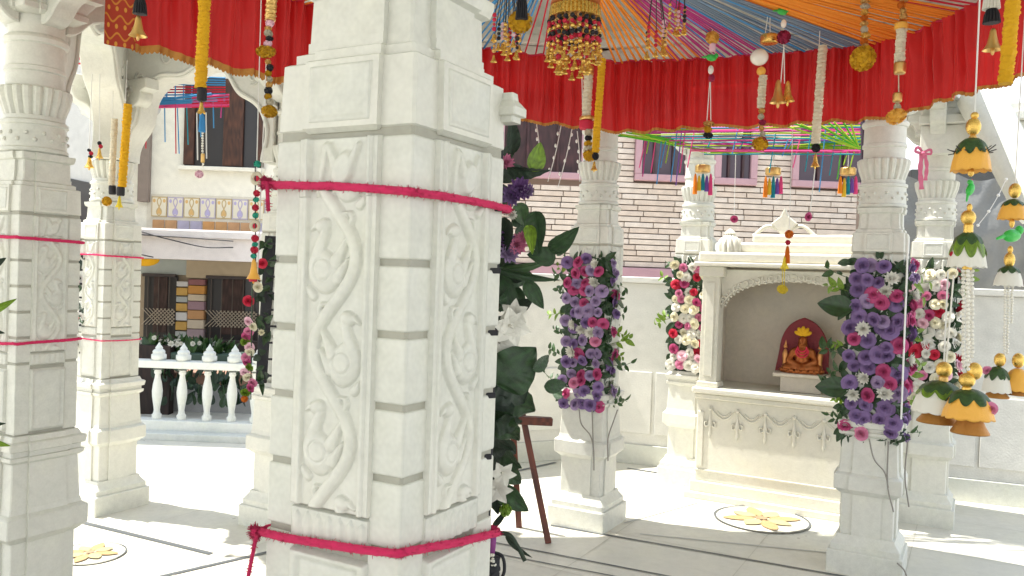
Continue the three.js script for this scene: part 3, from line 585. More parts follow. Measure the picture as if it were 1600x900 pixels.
  const ped = thing('statue_pedestal', 'small cream pedestal carrying the golden statue in the niche', 'pedestal', sp, turn + 0.1);
  part('block', box(0.26, 0.1, 0.17, 0, 0.05, 0), stone([0.62, 0.55, 0.48]), ped); part('ledge', box(0.36, 0.026, 0.22, 0, 0.114, 0, 0.008), stone([0.66, 0.58, 0.5]), ped);
  const st = thing('seated_statue', 'small golden seated statue against a maroon arched back in the niche', 'statue', [sp.x, sp.y + 0.127, sp.z], turn + 0.1);
  const ar = new THREE.Shape(); ar.moveTo(-0.17, -0.04); ar.lineTo(-0.14, 0.12); ar.bezierCurveTo(-0.13, 0.27, -0.06, 0.31, 0, 0.33); ar.bezierCurveTo(0.06, 0.31, 0.13, 0.27, 0.15, 0.12); ar.lineTo(0.15, -0.01); ar.lineTo(-0.13, 0.0); ar.closePath();
  part('arched_back', new THREE.ExtrudeGeometry(ar, { depth: 0.02, bevelEnabled: true, bevelSize: 0.008, bevelThickness: 0.008, bevelSegments: 2 }), mat([0.20, 0.012, 0.02], { roughness: 0.55, bumpMap: roughMap, bumpScale: 0.003 }), st, [0, 0.015, -0.075]); st.scale.setScalar(1.06);
  const mc = new MarchingCubes(48, new THREE.MeshBasicMaterial(), false, false, 60000); mc.isolation = 0;
  const sz = 48, S = 0.17, bones = [[-0.1, 0.03, 0.03, 0.1, 0.03, 0.03, 0.03, 0.03], [-0.105, 0.035, 0.0, -0.02, 0.03, 0.065, 0.03, 0.022], [0.105, 0.035, 0.0, 0.02, 0.03, 0.065, 0.03, 0.022], [0, 0.05, 0, 0, 0.14, -0.005, 0.045, 0.052], [-0.05, 0.145, 0, 0.05, 0.145, 0, 0.026, 0.026], [-0.065, 0.14, 0, -0.085, 0.085, 0.015, 0.02, 0.016], [-0.085, 0.085, 0.015, -0.02, 0.055, 0.055, 0.016, 0.014], [0.065, 0.14, 0, 0.085, 0.085, 0.015, 0.02, 0.016], [0.085, 0.085, 0.015, 0.02, 0.055, 0.055, 0.016, 0.014], [0, 0.15, 0, 0, 0.185, 0.002, 0.018, 0.018], [0, 0.205, 0.004, 0, 0.225, 0.004, 0.031, 0.03], [0, 0.21, 0.034, 0, 0.203, 0.036, 0.006, 0.007]];
  for (let z = 0; z < sz; z++) for (let y = 0; y < sz; y++) for (let x = 0; x < sz; x++) {
    const p = V((x / sz * 2 - 1) * S, (y / sz * 2 - 1) * S + 0.13, (z / sz * 2 - 1) * S); let e = 0;
    for (const [ax, ay, az, bx2, by, bz, ra, rb] of bones) { const a = V(ax, ay, az), b = V(bx2, by, bz), ab = b.clone().sub(a), t = Math.max(0, Math.min(1, p.clone().sub(a).dot(ab) / ab.lengthSq())); const d = p.distanceTo(a.addScaledVector(ab, t)) - (ra + (rb - ra) * t); e += Math.exp(-d * 160); }
    mc.field[x + y * sz + z * sz * sz] = Math.log(Math.max(e, 1e-30)) / 160;
  }
  mc.update(); const nV = mc.count, g = new THREE.BufferGeometry();
  g.setAttribute('position', new THREE.BufferAttribute(mc.positionArray.slice(0, nV * 3), 3)); g.setAttribute('normal', new THREE.BufferAttribute(mc.normalArray.slice(0, nV * 3), 3));
  const bronze = mat([0.34, 0.10, 0.025], { roughness: 0.34, metalness: 0.75 });
  part('body', g.scale(S, S, S).translate(0, 0.13, 0), bronze, st, [0, 0.0, 0], null, 0.93);
  part('lotus_seat', merge([cylY(0.13, 0.125, 0, 0.014, 24).scale(1, 1, 0.6), ...Array.from({ length: 18 }, (_, i) => sphere(0.018, 0, 0, 0, 8, 6).scale(1, 0.8, 0.6).translate(Math.cos(i / 18 * 6.283) * 0.122, 0.014, Math.sin(i / 18 * 6.283) * 0.075))]), bronze, st, [0, 0.002, 0.01]);
  const lot = []; for (let k = 0; k < 5; k++) { const a = (k - 2) * 0.62; lot.push(new THREE.SphereGeometry(0.026, 8, 6).scale(0.62, 1.3, 0.4).translate(0, 0.026, 0).rotateZ(-a)); }
  part('yellow_crown', merge(lot), MT.yellow, st, [0, 0.245, 0.02], null, 0.95);
  part('necklace', merge([0, 1, 2].map((i) => new THREE.TorusGeometry(0.026 + i * 0.006, 0.005, 6, 16, 3.6).rotateZ(Math.PI + 0 - 0.22 + Math.PI * 0).translate(0, 0.165 - i * 0.012, 0.045))), MT.crimson, st);
  for (const s of [-1, 1]) part('attendant', merge([lathe([[0, 0], [0.018, 0], [0.013, 0.05], [0.017, 0.09], [0.008, 0.115], [0.0, 0.12]], 8), sphere(0.012, 0, 0.132, 0, 8, 6), lathe([[0, 0.14], [0.008, 0.142], [0, 0.17]], 6)]), mat([0.6, 0.27, 0.09], { roughness: 0.35, metalness: 0.7 }), st, [s * 0.105, 0.012, 0.0], null, 1.15);
}

{ // plain house on the left whose shade falls over the balustrade
  const o = thing('neighbour_house', 'plain white house side behind the two left pillars', 'house', [-5.5, 0, -8.15]);
  part('wall', box(2.6, 5.8, 1.2, 0, 2.9, 0, 0.01), MT.plaster, o); part('parapet', box(2.7, 0.2, 1.3, 0, 5.9, 0, 0.02), MT.plaster, o);
  for (const z of [0]) { const w = part('window', box(0.04, 1.1, 0.7, 1.31, 1.7, z), mat([0.05, 0.05, 0.055], { roughness: 0.2 }), o); part('frame', box(0.08, 0.08, 0.86, 1.33, 1.11, z), MT.plaster, w); }
}

// ---------------------------------------------------------------- red valance round the inside of the pavilion
const RING = [[160, 3.05], [300, 3.32], [470, 3.72], [620, 4.08], [770, 4.39], [960, 4.54], [1100, 4.37], [1330, 4.06], [1400, 3.87], [1480, 3.5], [1570, 3.15], [1640, 2.85]];
const onRing = (px, y) => { let i = 0; while (i + 2 < RING.length && RING[i + 1][0] < px) i++; const [a, da] = RING[i], [b, db] = RING[i + 1], t = (px - a) / (b - a), q = at(px, 428 + (px - 800) * 0.035, da + (db - da) * t); q.y = y; return q; };
function valance(px0, px1, label, seedN, trim) {
  const o = thing('red_valance', label, 'valance', [0, 0, 0], 0, 'pleated red cloth valance round the canopy');
  const pts = []; for (let i = 0; i <= 60; i++) pts.push(onRing(px0 + (px1 - px0) * i / 60, 0));
  const curve = new THREE.CatmullRomCurve3(pts), L = curve.getLength(), N = Math.round(L * 190), rows = 12, pos = [], uv = [], idx = [], edge = [];
  const y0 = 2.3, y1 = 2.665;
  for (let j = 0; j <= rows; j++) for (let i = 0; i <= N; i++) {
    const t = i / N, s = t * L, p = curve.getPointAt(t), d = curve.getTangentAt(t), n = V(-d.z, 0, d.x), v = j / rows;
    const ph = s * 2 * Math.PI * 11 + 6.5 * nz(s * 2.6, seedN, 2) + 0.7 * nz(s * 9, v * 1.3, seedN);
    const amp = 0.021 * (0.65 + 0.9 * Math.abs(nz(s * 2.1, v * 1.4, seedN + 4))) * (0.55 + 0.6 * v);
    const off = amp * (Math.sin(ph) + 0.3 * v * Math.sin(ph * 3.7 + 2 * nz(s * 4, 3, 3)) + 0.45 * Math.sin(ph * 2.3 + 5 * nz(s * 2, 1, 1) + v)) + 0.03 * nz(s * 1.7, v, seedN + 7) * (1 - v) + 0.006 * nz(s * 22, v * 4, 3);
    const yy = y0 + (y1 - y0) * v + (1 - v) * (0.008 * Math.sin(ph * 0.5) + 0.02 * nz(s * 1.8, 2, seedN)) + v * 0.012 * nz(s * 2.5, 9, seedN);
    p.addScaledVector(n, off); pos.push(p.x, yy, p.z); uv.push(s, v * 0.37); if (j === 0) edge.push([V(p.x, yy, p.z), n]);
  }
  for (let j = 0; j < rows; j++) for (let i = 0; i < N; i++) { const a = j * (N + 1) + i; idx.push(a, a + 1, a + N + 1, a + 1, a + N + 2, a + N + 1); }
  const g = new THREE.BufferGeometry(); g.setAttribute('position', new THREE.Float32BufferAttribute(pos, 3)); g.setAttribute('uv', new THREE.Float32BufferAttribute(uv, 2)); g.setIndex(idx); g.computeVertexNormals();
  part('cloth', g, MT.red, o);
  const sheet = (h0, h1, k, jag) => { const ps = [], us = [], ix = []; edge.forEach(([p, n], i) => { for (const h of [h0, jag ? h1 - jag * (i % 3 ? 1 : 0.2) - jag * 0.6 * Math.abs(nz(i * 0.21, 1, 1)) : h1]) { ps.push(p.x + n.x * k, p.y + h, p.z + n.z * k); us.push(i * 0.01, h * 5); } }); for (let i = 0; i + 1 < edge.length; i++) { const a = i * 2; ix.push(a, a + 1, a + 2, a + 1, a + 3, a + 2); } const q = new THREE.BufferGeometry(); q.setAttribute('position', new THREE.Float32BufferAttribute(ps, 3)); q.setAttribute('uv', new THREE.Float32BufferAttribute(us, 2)); q.setIndex(ix); q.computeVertexNormals(); return q; };
  part('gold_trim', sheet(0.012 * trim, -0.002, 0.004), MT.gilt, o);
  part('fringe', sheet(-0.001, -0.003 * trim, 0.002, 0.006 * trim), MT.gilt, o);
  const top = edge.map((_, i) => V(pos[(rows * (N + 1) + i) * 3], pos[(rows * (N + 1) + i) * 3 + 1], pos[(rows * (N + 1) + i) * 3 + 2])).filter((_, i) => i % 6 === 0);
  part('hem_cord', tube(top, 0.006, top.length * 2, 5), MT.crimson, o);
  return o;
}
const vl = valance(160, 480, 'pleated red valance with gold fringe on the left, before the cusped arch', 3, 1.5);
{ // gold printed end panel of the left valance
  const cv = document.createElement('canvas'); cv.width = 128; cv.height = 256; const x = cv.getContext('2d'); x.fillStyle = '#b5320f'; x.fillRect(0, 0, 128, 256); x.strokeStyle = '#d98a2a'; x.fillStyle = '#e09a35'; x.lineWidth = 5;
  for (let r = 0; r < 6; r++) { x.beginPath(); for (let q = 0; q < 130; q += 4) x.lineTo(q, 22 + r * 42 + 8 * Math.sin(q / 9 + r)); x.stroke(); for (let c = 0; c < 4; c++) { x.beginPath(); x.arc(18 + c * 32, 40 + r * 42, 6, 0, 7); x.fill(); } }
  const t = new THREE.CanvasTexture(cv); t.colorSpace = THREE.SRGBColorSpace;
  const a = onRing(158, 2.285), b = onRing(203, 2.285), pm = mat([0.8, 0.8, 0.8], { map: t, roughness: 0.6 });
  const g = new THREE.PlaneGeometry(a.distanceTo(b), 0.39, 10, 6), p = g.attributes.position; for (let i = 0; i < p.count; i++) p.setZ(i, 0.01 * Math.sin(p.getX(i) * 40) + 0.004 * nz(p.getX(i) * 20, p.getY(i) * 9, 1)); g.computeVertexNormals();
  part('printed_border', g, pm, vl, [(a.x + b.x) / 2 + 0.008, 2.475, (a.z + b.z) / 2 + 0.03], [0, Math.atan2(-(b.z - a.z), b.x - a.x), 0]);
}
valance(600, 1640, 'long pleated red valance with thin gold trim on the right', 11, 0.75);

// ---------------------------------------------------------------- woollen threads stretched overhead
const yarn = (c) => mat(c, { roughness: 1, sheen: 0.5, sheenRoughness: 0.9, sheenColor: rgb(...c) });
const Y = { red: yarn([0.60, 0.02, 0.05]), orange: yarn([0.90, 0.30, 0.03]), magenta: yarn([0.52, 0.05, 0.24]), blue: yarn([0.07, 0.30, 0.60]), grey: yarn([0.20, 0.26, 0.34]), pink: yarn([0.80, 0.09, 0.28]), green: yarn([0.10, 0.46, 0.03]), lime: yarn([0.36, 0.55, 0.04]), teal: yarn([0.02, 0.28, 0.36]), white: yarn([0.75, 0.72, 0.7]), violet: yarn([0.22, 0.10, 0.42]), yellow: yarn([0.80, 0.55, 0.05]) };
const unitCyl = new THREE.CylinderGeometry(1, 1, 1, 5, 1);
function strand(o, a, b, r, m) {
  const q = part('thread', unitCyl, m, o), d = b.clone().sub(a), l = d.length();
  q.position.copy(a).add(b).multiplyScalar(0.5).sub(o.position); q.quaternion.setFromUnitVectors(V(0, 1, 0), d.divideScalar(l)); q.scale.set(r, l, r); return q;
}
const HUB = at(880, -98, 3.2);
function fan(px0, px1, n, m, label, r = 0.0045, jit = 0.2) {
  const o = thing('thread_fan', label, 'threads', HUB, 0, 'coloured threads of the overhead canopy');
  for (let i = 0; i < n; i++) {
    const px = px0 + (px1 - px0) * (i + 0.5 + rr(-jit, jit)) / n, e = onRing(px, 2.668 + rr(-0.006, 0.006)), a = Math.atan2(e.z - HUB.z, e.x - HUB.x);
    strand(o, V(HUB.x + Math.cos(a) * 0.14, HUB.y + rr(-0.015, 0.015), HUB.z + Math.sin(a) * 0.14), e, r * rr(0.85, 1.15), m);
  }
}
fan(772, 862, 6, Y.red, 'sparse red threads left of the chandelier', 0.004);
fan(640, 800, 16, Y.blue, 'blue threads beside the top of the nearest pillar', 0.005);
fan(945, 1085, 13, Y.orange, 'sparse orange threads fanning out right of the chandelier', 0.006);
fan(1040, 1190, 22, Y.magenta, 'dark pink threads between the orange and blue fans', 0.004);
fan(1180, 1345, 24, Y.grey, 'dense slate blue threads of the canopy', 0.0045);
fan(1110, 1345, 10, Y.blue, 'brighter blue threads among the slate blue ones', 0.0045);
fan(1335, 1480, 31, Y.orange, 'dense orange threads at the upper right', 0.0055);
fan(1470, 1600, 10, Y.red, 'red threads over the right end of the valance', 0.0042);
fan(380, 540, 14, Y.orange, 'orange threads left of the nearest pillar top', 0.005);

function net(label, segs) {
  const o = thing('thread_net', label, 'threads', at(segs[0][0], segs[0][1], segs[0][2]), 0, 'thread nets in the outer bays');
  for (const [x0, y0, D0, x1, y1, D1, m, r] of segs) strand(o, at(x0, y0, D0), at(x1, y1, D1), r ?? 0.0045, m);
}
{
  const s = [], c = ['pink', 'white', 'lime', 'blue', 'teal', 'pink', 'violet', 'magenta'];
  for (let i = 0; i < 26; i++) { const y = 196 + i * 1.75; s.push([1000 + Math.max(0, i - 8) * 6 + rr(-10, 10), y + rr(-3, 3), 5.1 + rr(0, 0.3), 1344, 190 + i * 2 + rr(-3, 3), 5.1 + rr(0, 0.3), Y[c[Math.floor(rnd() * 8)]]]); }
  for (let i = 0; i < 8; i++) s.push([960 + rr(0, 30), 204 + i, 5.05, 1115 + rr(-20, 20), 236 + rr(-8, 6), 5.4, i % 2 ? Y.green : Y.lime, 0.005]);
  for (let i = 0; i < 9; i++) s.push([1110, 238 + rr(-2, 4), 5.4, 1345, 226 + rr(-10, 6), 5.2, i % 3 ? Y.lime : Y.green, 0.005]);
  for (let i = 0; i < 9; i++) s.push([1342, 232 + rr(-2, 2), 5.1, 1225 + i * 13, 192 + rr(-6, 6), 5.1, i % 2 ? Y.green : Y.lime, 0.006]);
  for (let i = 0; i < 7; i++) s.push([1195, 228 + i * 1.7, 5.3, 1275, 231 + i * 1.7, 5.3, Y.blue, 0.005]);
  for (let i = 0; i < 6; i++) s.push([1270, 236 + i * 1.5, 5.3, 1342, 232 + i * 1.2, 5.2, Y.magenta, 0.005]);
  const hang = [[1003, 262, 'pink'], [1008, 276, 'magenta'], [1014, 240, 'lime'], [1021, 270, 'pink'], [1030, 288, 'blue'], [1036, 262, 'blue'], [1044, 255, 'lime'], [1052, 284, 'blue'], [1060, 290, 'violet'], [1066, 270, 'pink'], [1078, 262, 'pink'], [1110, 230, 'teal'], [1148, 240, 'blue'], [1160, 232, 'teal'], [1206, 270, 'teal'], [1226, 244, 'blue'], [1233, 236, 'blue'], [1243, 262, 'pink'], [1262, 268, 'teal'], [1284, 300, 'blue'], [1300, 274, 'teal'], [1312, 280, 'green'], [1322, 258, 'lime'], [1332, 262, 'lime']];
  for (const [x, y, q] of hang) s.push([x + rr(3, 8), 200 + rr(-8, 20), 5.2, x - 4, y, 5.2, Y[q], 0.0038]);
  net('tangle of green, blue and pink threads above the shrine', s);
  const t = [];
  for (let i = 0; i < 11; i++) t.push([234 + rr(-14, 10) - i * 2.4, 117 + i * 4.6, 5.3, 352, 122 + i * 3.6, 5.2, i > 3 && i < 7 ? Y.red : Y.blue, 0.0048]);
  for (let i = 0; i < 9; i++) t.push([202, 161 + i, 5.2, 330 + rr(0, 28), 146 + i * 2.5, 5.2, i > 5 ? Y.pink : Y.blue, 0.005]);
  for (let i = 0; i < 8; i++) t.push([300, 152 + i * 2.2, 5.2, 358, 148 + i * 2.6, 5.2, i % 3 ? Y.red : Y.pink, 0.005]);
  for (let i = 0; i < 7; i++) t.push([236 + i * 13, 112 + i, 5.25, 234 + i * 13, 168, 5.25, Y.blue, 0.004]);
  for (const [x, y, q] of [[206, 205, 'pink'], [213, 215, 'red'], [217, 240, 'pink'], [228, 232, 'red'], [234, 195, 'blue'], [243, 190, 'blue'], [258, 222, 'blue'], [275, 240, 'red'], [280, 240, 'blue'], [294, 226, 'teal'], [314, 214, 'blue'], [318, 190, 'blue'], [334, 200, 'blue'], [345, 184, 'magenta']]) t.push([x - rr(-2, 4), 160, 5.2, x, y, 5.2, Y[q], 0.0038]);
  net('blue and red thread net under the arch on the left', t);
  const u = []; for (const [a, b, c2, d] of [[112, 70, 162, 86], [112, 84, 160, 100], [114, 96, 150, 78], [125, 72, 152, 100], [138, 76, 130, 104], [112, 100, 156, 98], [122, 88, 138, 110]]) u.push([a, b, 4.6, c2, d, 4.6, Y.red, 0.005]);
  net('few crossed red threads right of the left edge pillar', u);
}
// ---------------------------------------------------------------- hanging ornaments
const pomGeo = (() => {   // a marigold: a ball of small ruffled petals
  const l = [new THREE.IcosahedronGeometry(0.72, 1)], n = 84;
  for (let i = 0; i < n; i++) { const y = 1 - (i + 0.5) / n * 2, r = Math.sqrt(1 - y * y), a = i * 2.39996, d = V(Math.cos(a) * r, y, Math.sin(a) * r); const g = new THREE.PlaneGeometry(0.36, 0.3, 2, 1), p = g.attributes.position; for (let q = 0; q < p.count; q++) p.setZ(q, 0.1 * Math.cos(p.getX(q) * 8) + rr(-0.03, 0.03)); g.translate(0, 0.1, 0).rotateX(-0.95 + rr(-0.3, 0.3)).rotateZ(rr(0, 6.28)); g.lookAt(d); l.push(g.translate(d.x * 0.84, d.y * 0.84, d.z * 0.84)); }
  const g = merge(l); g.computeVertexNormals(); return g;
})();
function garlandGeo(L, r) {   // packed petals along a cord
  const n = Math.max(6, Math.round(L / r * 7)), g = new THREE.CylinderGeometry(1, 1, L, 18, n), p = g.attributes.position;
  for (let i = 0; i < p.count; i++) { const x = p.getX(i), y = p.getY(i), z = p.getZ(i), l = Math.hypot(x, z); if (l < 0.5) continue; const a = Math.atan2(z, x), k = r * (0.92 + 0.05 * Math.sin(y / r * 7) + 0.12 * nz(Math.cos(a) * 1.2, y / r * 0.9, Math.sin(a) * 1.2) + 0.3 * nz(Math.cos(a) * 4.5, y / r * 5, Math.sin(a) * 4.5)); p.setX(i, x * k); p.setZ(i, z * k); }
  g.computeVertexNormals(); return g;
}
const bellGeo = lathe([[0, 1], [0.16, 0.98], [0.3, 0.86], [0.4, 0.6], [0.55, 0.3], [0.85, 0.08], [1, 0.0], [0.94, 0.0], [0.5, 0.26], [0.3, 0.6], [0, 0.8]], 18);
const tasselGeo = loft(fluted(16, 0.22), [[0, 1], [0.5, 0.85], [0.8, 0.62], [0.94, 0.4], [1, 0.1]], 0.4);
const cupGeo = (() => { const g = new THREE.LatheGeometry([[0, 1.0], [0.25, 0.98], [0.45, 0.91], [0.6, 0.82], [0.75, 0.68], [0.85, 0.5], [0.94, 0.28], [1, 0.06], [1.02, 0], [0.95, 0.02], [0.8, 0.45], [0, 0.85]].map(([r, y]) => new THREE.Vector2(Math.max(r, 0.001), y)), 60), p = g.attributes.position; for (let i = 0; i < p.count; i++) { const x = p.getX(i), z = p.getZ(i), y = p.getY(i), a = Math.atan2(z, x), k = 1 + 0.028 * Math.pow(Math.abs(Math.sin(a * 6)), 0.7) * (1.1 - y) + 0.05 * nz(x * 3, y * 3, z * 3); p.setX(i, x * k); p.setZ(i, z * k); p.setY(i, y - 0.05 * (1 - y) * Math.abs(Math.sin(a * 6))); } g.computeVertexNormals(); return g; })();
const footGeo = lathe([[0, 1], [0.5, 1], [0.62, 0.75], [0.8, 0.35], [1, 0.06], [1, 0], [0, 0.02]], 20);
const cupR = (y) => { const q = [[1.0, 0.0], [0.98, 0.25], [0.82, 0.6], [0.5, 0.85], [0.06, 1], [-0.2, 1.04]]; let i = 0; while (i + 2 < q.length && q[i + 1][0] > y) i++; const t = (q[i][0] - y) / (q[i][0] - q[i + 1][0]); return q[i][1] + (q[i + 1][1] - q[i][1]) * t; };
const collarGeo = (cover, ph) => {   // jagged painted leaves lying over a bell
  const n = 72, m = 7, ps = [], uv = [], ix = [];
  for (let j = 0; j <= m; j++) for (let i = 0; i <= n; i++) { const a = i / n * 6.2832, tip = 1 - cover * (0.5 + 0.5 * Math.pow(Math.abs(Math.sin(a * 4 + ph)), 0.8) * (0.75 + 0.4 * nz(a * 2, ph, 1))), y = 1 - (1 - tip) * j / m, r = cupR(y) * 1.03 + 0.025 + 0.03 * Math.sin(a * 8) * (j / m); ps.push(Math.sin(a) * r, y + 0.02, Math.cos(a) * r); uv.push(i / n * 3, j / m); }
  for (let j = 0; j < m; j++) for (let i = 0; i < n; i++) { const a = j * (n + 1) + i; ix.push(a, a + n + 1, a + 1, a + 1, a + n + 1, a + n + 2); }
  const g = new THREE.BufferGeometry(); g.setAttribute('position', new THREE.Float32BufferAttribute(ps, 3)); g.setAttribute('uv', new THREE.Float32BufferAttribute(uv, 2)); g.setIndex(ix); g.computeVertexNormals(); return g;
};
const birdGeo = merge([sphere(1, 0, 0, 0, 14, 10).scale(0.95, 0.48, 0.42), sphere(0.36, 0.85, 0.36, 0, 10, 8), lathe([[0, 0], [0.2, 0.1], [0.1, 1.1], [0, 1.2]], 6).rotateZ(1.75).translate(-0.6, 0.05, 0), sphere(0.5, -0.15, 0.22, 0.26, 10, 6).scale(1.1, 0.5, 0.6)]);
const beakGeo = new THREE.ConeGeometry(0.14, 0.4, 6).rotateZ(-1.8).translate(1.25, 0.28, 0);
const KN = { cord: 'cord', tube: 'garland', ball: 'bead', pom: 'marigold', bell: 'bell', tassel: 'tassel', pearls: 'pearl_string', bird: 'parrot', cup: 'lotus_bell', foot: 'bell_rim', disc: 'mirror_disc', band: 'band', collar: 'leaf_collar', rose: 'flower', spikes: 'straw_spikes' };
function hang(name, label, D, segs, group, topY = 2.72) {
  const k = M(D), f = segs[0], o = thing(name, label, name.split('_').pop() === 'garland' ? 'garland' : 'ornament', at(f[1], f[2], D), 0, group);
  let last; const rel = (x, y, dz = 0) => at(x, y, D + dz).sub(o.position);
  for (const [kind, x, y0, y1, w, m, ex = 0] of segs) {
    const nm = KN[kind], c = rel(x, (y0 + y1) / 2, ex), h = (y1 - y0) * k, r = w * k / 2;
    if (kind === 'cord') part(nm, bar(rel(x, y0, ex), rel(x + (w < 0 ? w : 0), y1, ex), 0.0025, 5), m, o);
    else if (kind === 'tube') part(nm, garlandGeo(h, r), m, o, c, [0, 0, -0.035]);
    else if (kind === 'band') part(nm, lathe([[0, 0], [0.86, 0], [1, 0.15], [1, 0.85], [0.86, 1], [0, 1]].map(([a, b]) => [a * r, (b - 0.5) * h]), 16), m, o, c);
    else if (kind === 'ball') part(nm, new THREE.SphereGeometry(1, 16, 12), m, o, c, null, [r, h / 2, r]);
    else if (kind === 'pom' || kind === 'rose') part(nm, kind === 'pom' ? pomGeo : roseGeo, m, o, c, kind === 'rose' ? [rr(0, 0.5), rr(-0.5, 0.5), rr(0, 6)] : [rr(0, 3), rr(0, 3), 0], [r, h / 2, r]);
    else if (kind === 'bell') { const b = part(nm, bellGeo, m, o, c.clone().add(V(0, -h / 2, 0)), null, [r, h, r]); part('clapper', sphere(0.22, 0, -0.02, 0, 8, 6), m, b); }
    else if (kind === 'tassel') part(nm, tasselGeo, m, o, c.clone().add(V(0, -h / 2, 0)), [0, rr(0, 3), 0], [r, h, r]);
    else if (kind === 'cup') { last = { p: c.clone().add(V(0, -h / 2, 0)), r, h }; part(nm, cupGeo, m, o, last.p, [0, rr(0, 1), 0], [r, h, r]); }
    else if (kind === 'foot') part(nm, footGeo, m, o, c.clone().add(V(0, -h / 2, 0)), null, [r, h, r]);
    else if (kind === 'collar') { const f2 = (y1 - y0) > 30 ? 0.85 : (y1 - y0) > 24 ? 0.62 : 0.45; part(nm, collarGeo(f2, rr(0, 3)), m, o, last.p, null, [last.r * (1 + 0.02 * (0.85 - f2)), last.h * (1.005 + 0.05 * (0.85 - f2)), last.r * (1 + 0.02 * (0.85 - f2))]); }
    else if (kind === 'disc') { const b = part(nm, new THREE.TorusGeometry(0.7, 0.3, 8, 18), m, o, c, null, [r, h / 2, r]); part('mirror', new THREE.CircleGeometry(0.6, 14).translate(0, 0, 0.02), MT.crimson, b); }
    else if (kind === 'bird') { const b = part(nm, birdGeo, m, o, c, [0, 0.3, ex || rr(-0.1, 0.2)], [r * 0.8, r * 0.95, r * 0.8]); part('beak', beakGeo, MT.crimson, b); }
    else if (kind === 'spikes') part(nm, merge(Array.from({ length: 16 }, (_, i) => { const a = i / 16 * 6.283; return bar(V(Math.cos(a) * r * 0.85, 0, Math.sin(a) * r * 0.85), V(Math.cos(a) * r * 1.3, rr(-0.2, 0.4) * r, Math.sin(a) * r * 1.3), 0.0015, 4); })), m, o, c);
    else if (kind === 'pearls') { const n = Math.max(3, Math.round(h / (2 * r))), a = rel(x, y0, ex), b = rel(x + (f.tilt ?? 0), y1, ex); part(nm, merge(Array.from({ length: n }, (_, i) => { const q = a.clone().lerp(b, (i + 0.5) / n); return sphere(r * rr(0.92, 1.05), q.x + rr(-1, 1) * r * 0.2, q.y, q.z + rr(-1, 1) * r * 0.2, 8, 6); })), m, o); }
  }
  if (D > 2.5) { o.rotation.z = rr(-0.022, 0.022); o.rotation.x = rr(-0.02, 0.02); }
  const a = rel(f[1], f[2]), ty = topY - o.position.y; if (ty > a.y + 0.02) part('hanging_cord', bar(a, V(a.x, ty, a.z), 0.0022, 5), MT.wireWhite, o);
  return o;
}
// a rose of overlapping cupped petals, facing +z, radius about 1
function makeRose(open) {
  const list = [];
  const shell = (r0, r1, z0, z1, arc, a0) => { const g = new THREE.PlaneGeometry(1, 1, 5, 3), p = g.attributes.position; for (let i = 0; i < p.count; i++) { const u = p.getX(i) * 2, t = p.getY(i) + 0.5, a = a0 + u * arc / 2, lip = t * t * t, r = r0 + (r1 - r0) * (0.75 * t + 0.25 * lip) + 0.03 * u, z = z0 + (z1 - z0) * t - 0.16 * u * u * t - 0.22 * lip * (r1 > 0.55 ? 1 : 0.2); p.setXYZ(i, Math.cos(a) * r, Math.sin(a) * r, z); } return g; };
  [[3, 0.03, 0.16, -0.1, 0.5, 2.6], [3, 0.1, 0.34, -0.15, 0.5, 2.5], [4, 0.2, 0.54, -0.2, 0.42, 2.1], [5, 0.3, 0.78, -0.25, 0.3, 1.7], [6, 0.4, 1.02, -0.3, 0.08, 1.5]].forEach(([n, r0, r1, z0, z1, arc], k) => { for (let i = 0; i < n; i++) list.push(shell(r0, r1 * open, z0, z1 + rr(-0.05, 0.05), arc, i / n * 6.2832 + k * 0.9 + rr(-0.15, 0.15))); });
  list.push(new THREE.SphereGeometry(0.55, 10, 6).scale(1, 1, 0.4).translate(0, 0, -0.3));
  const g = merge(list); g.computeVertexNormals(); return g;
}
const roseVars = [makeRose(1), makeRose(0.92), makeRose(1.08)], roseGeo = roseVars[0];
const OG = 'festive ornaments hung under the canopy';
const chain = (x, y0, y1, w, ms, step) => { const out = []; let i = 0; for (let y = y0; y < y1; y += step) out.push(['pom', x + rr(-2, 2), y, y + step * 1.1, w * rr(0.8, 1.15), ms[i++ % ms.length]]); return out; };
hang('bell_hanging', 'black tassel with gold bell before the left end of the valance', 2.9, [['tassel', 219, -8, 22, 22, MT.black], ['bell', 216, 24, 56, 28, MT.brass]], OG);
hang('yellow_garland', 'long yellow marigold garland with black tip and bell over the left valance', 3.0, [['tube', 316, -20, 137, 19, MT.yellow], ['band', 313, 137, 158, 15, MT.black], ['bell', 312, 158, 177, 15, MT.gold], ['tassel', 313, 177, 206, 11, Y.blue], ['cord', 305, 176, 250, 1, MT.wireWhite], ['cord', 319, 176, 248, 1, MT.wireWhite], ['pearls', 313, 206, 262, 4, MT.pearl], ['pom', 307, 264, 280, 14, MT.blush], ['band', 313, 240, 254, 6, MT.brass]], OG);
hang('gold_hanging', 'beaded gold and cream hanging with two marigolds left of the nearest pillar', 2.6, [['tube', 424, -10, 32, 17, MT.brass], ...chain(421, 32, 72, 15, [MT.blush, MT.brass, MT.cream, MT.black], 8), ['pom', 416, 70, 92, 34, MT.yellow], ...chain(421, 92, 164, 13, [MT.brass, MT.black, MT.yellow, MT.cream], 9), ['pom', 422, 164, 185, 28, MT.yellow]], OG);
hang('white_garland', 'pale cream string garland with black tip at the second left pillar', 4.7, [['tube', 176, 186, 290, 10, MT.cream], ['band', 174, 290, 304, 11, MT.black], ['pom', 165, 306, 323, 16, MT.yellow]], OG, 2.62);
hang('yellow_garland', 'short yellow garland beside a cream one at the second left pillar', 4.68, [['tube', 196, 163, 292, 13, MT.yellow], ['band', 190, 292, 306, 12, MT.black], ['bell', 188, 306, 324, 12, MT.lemon]], OG, 2.62);
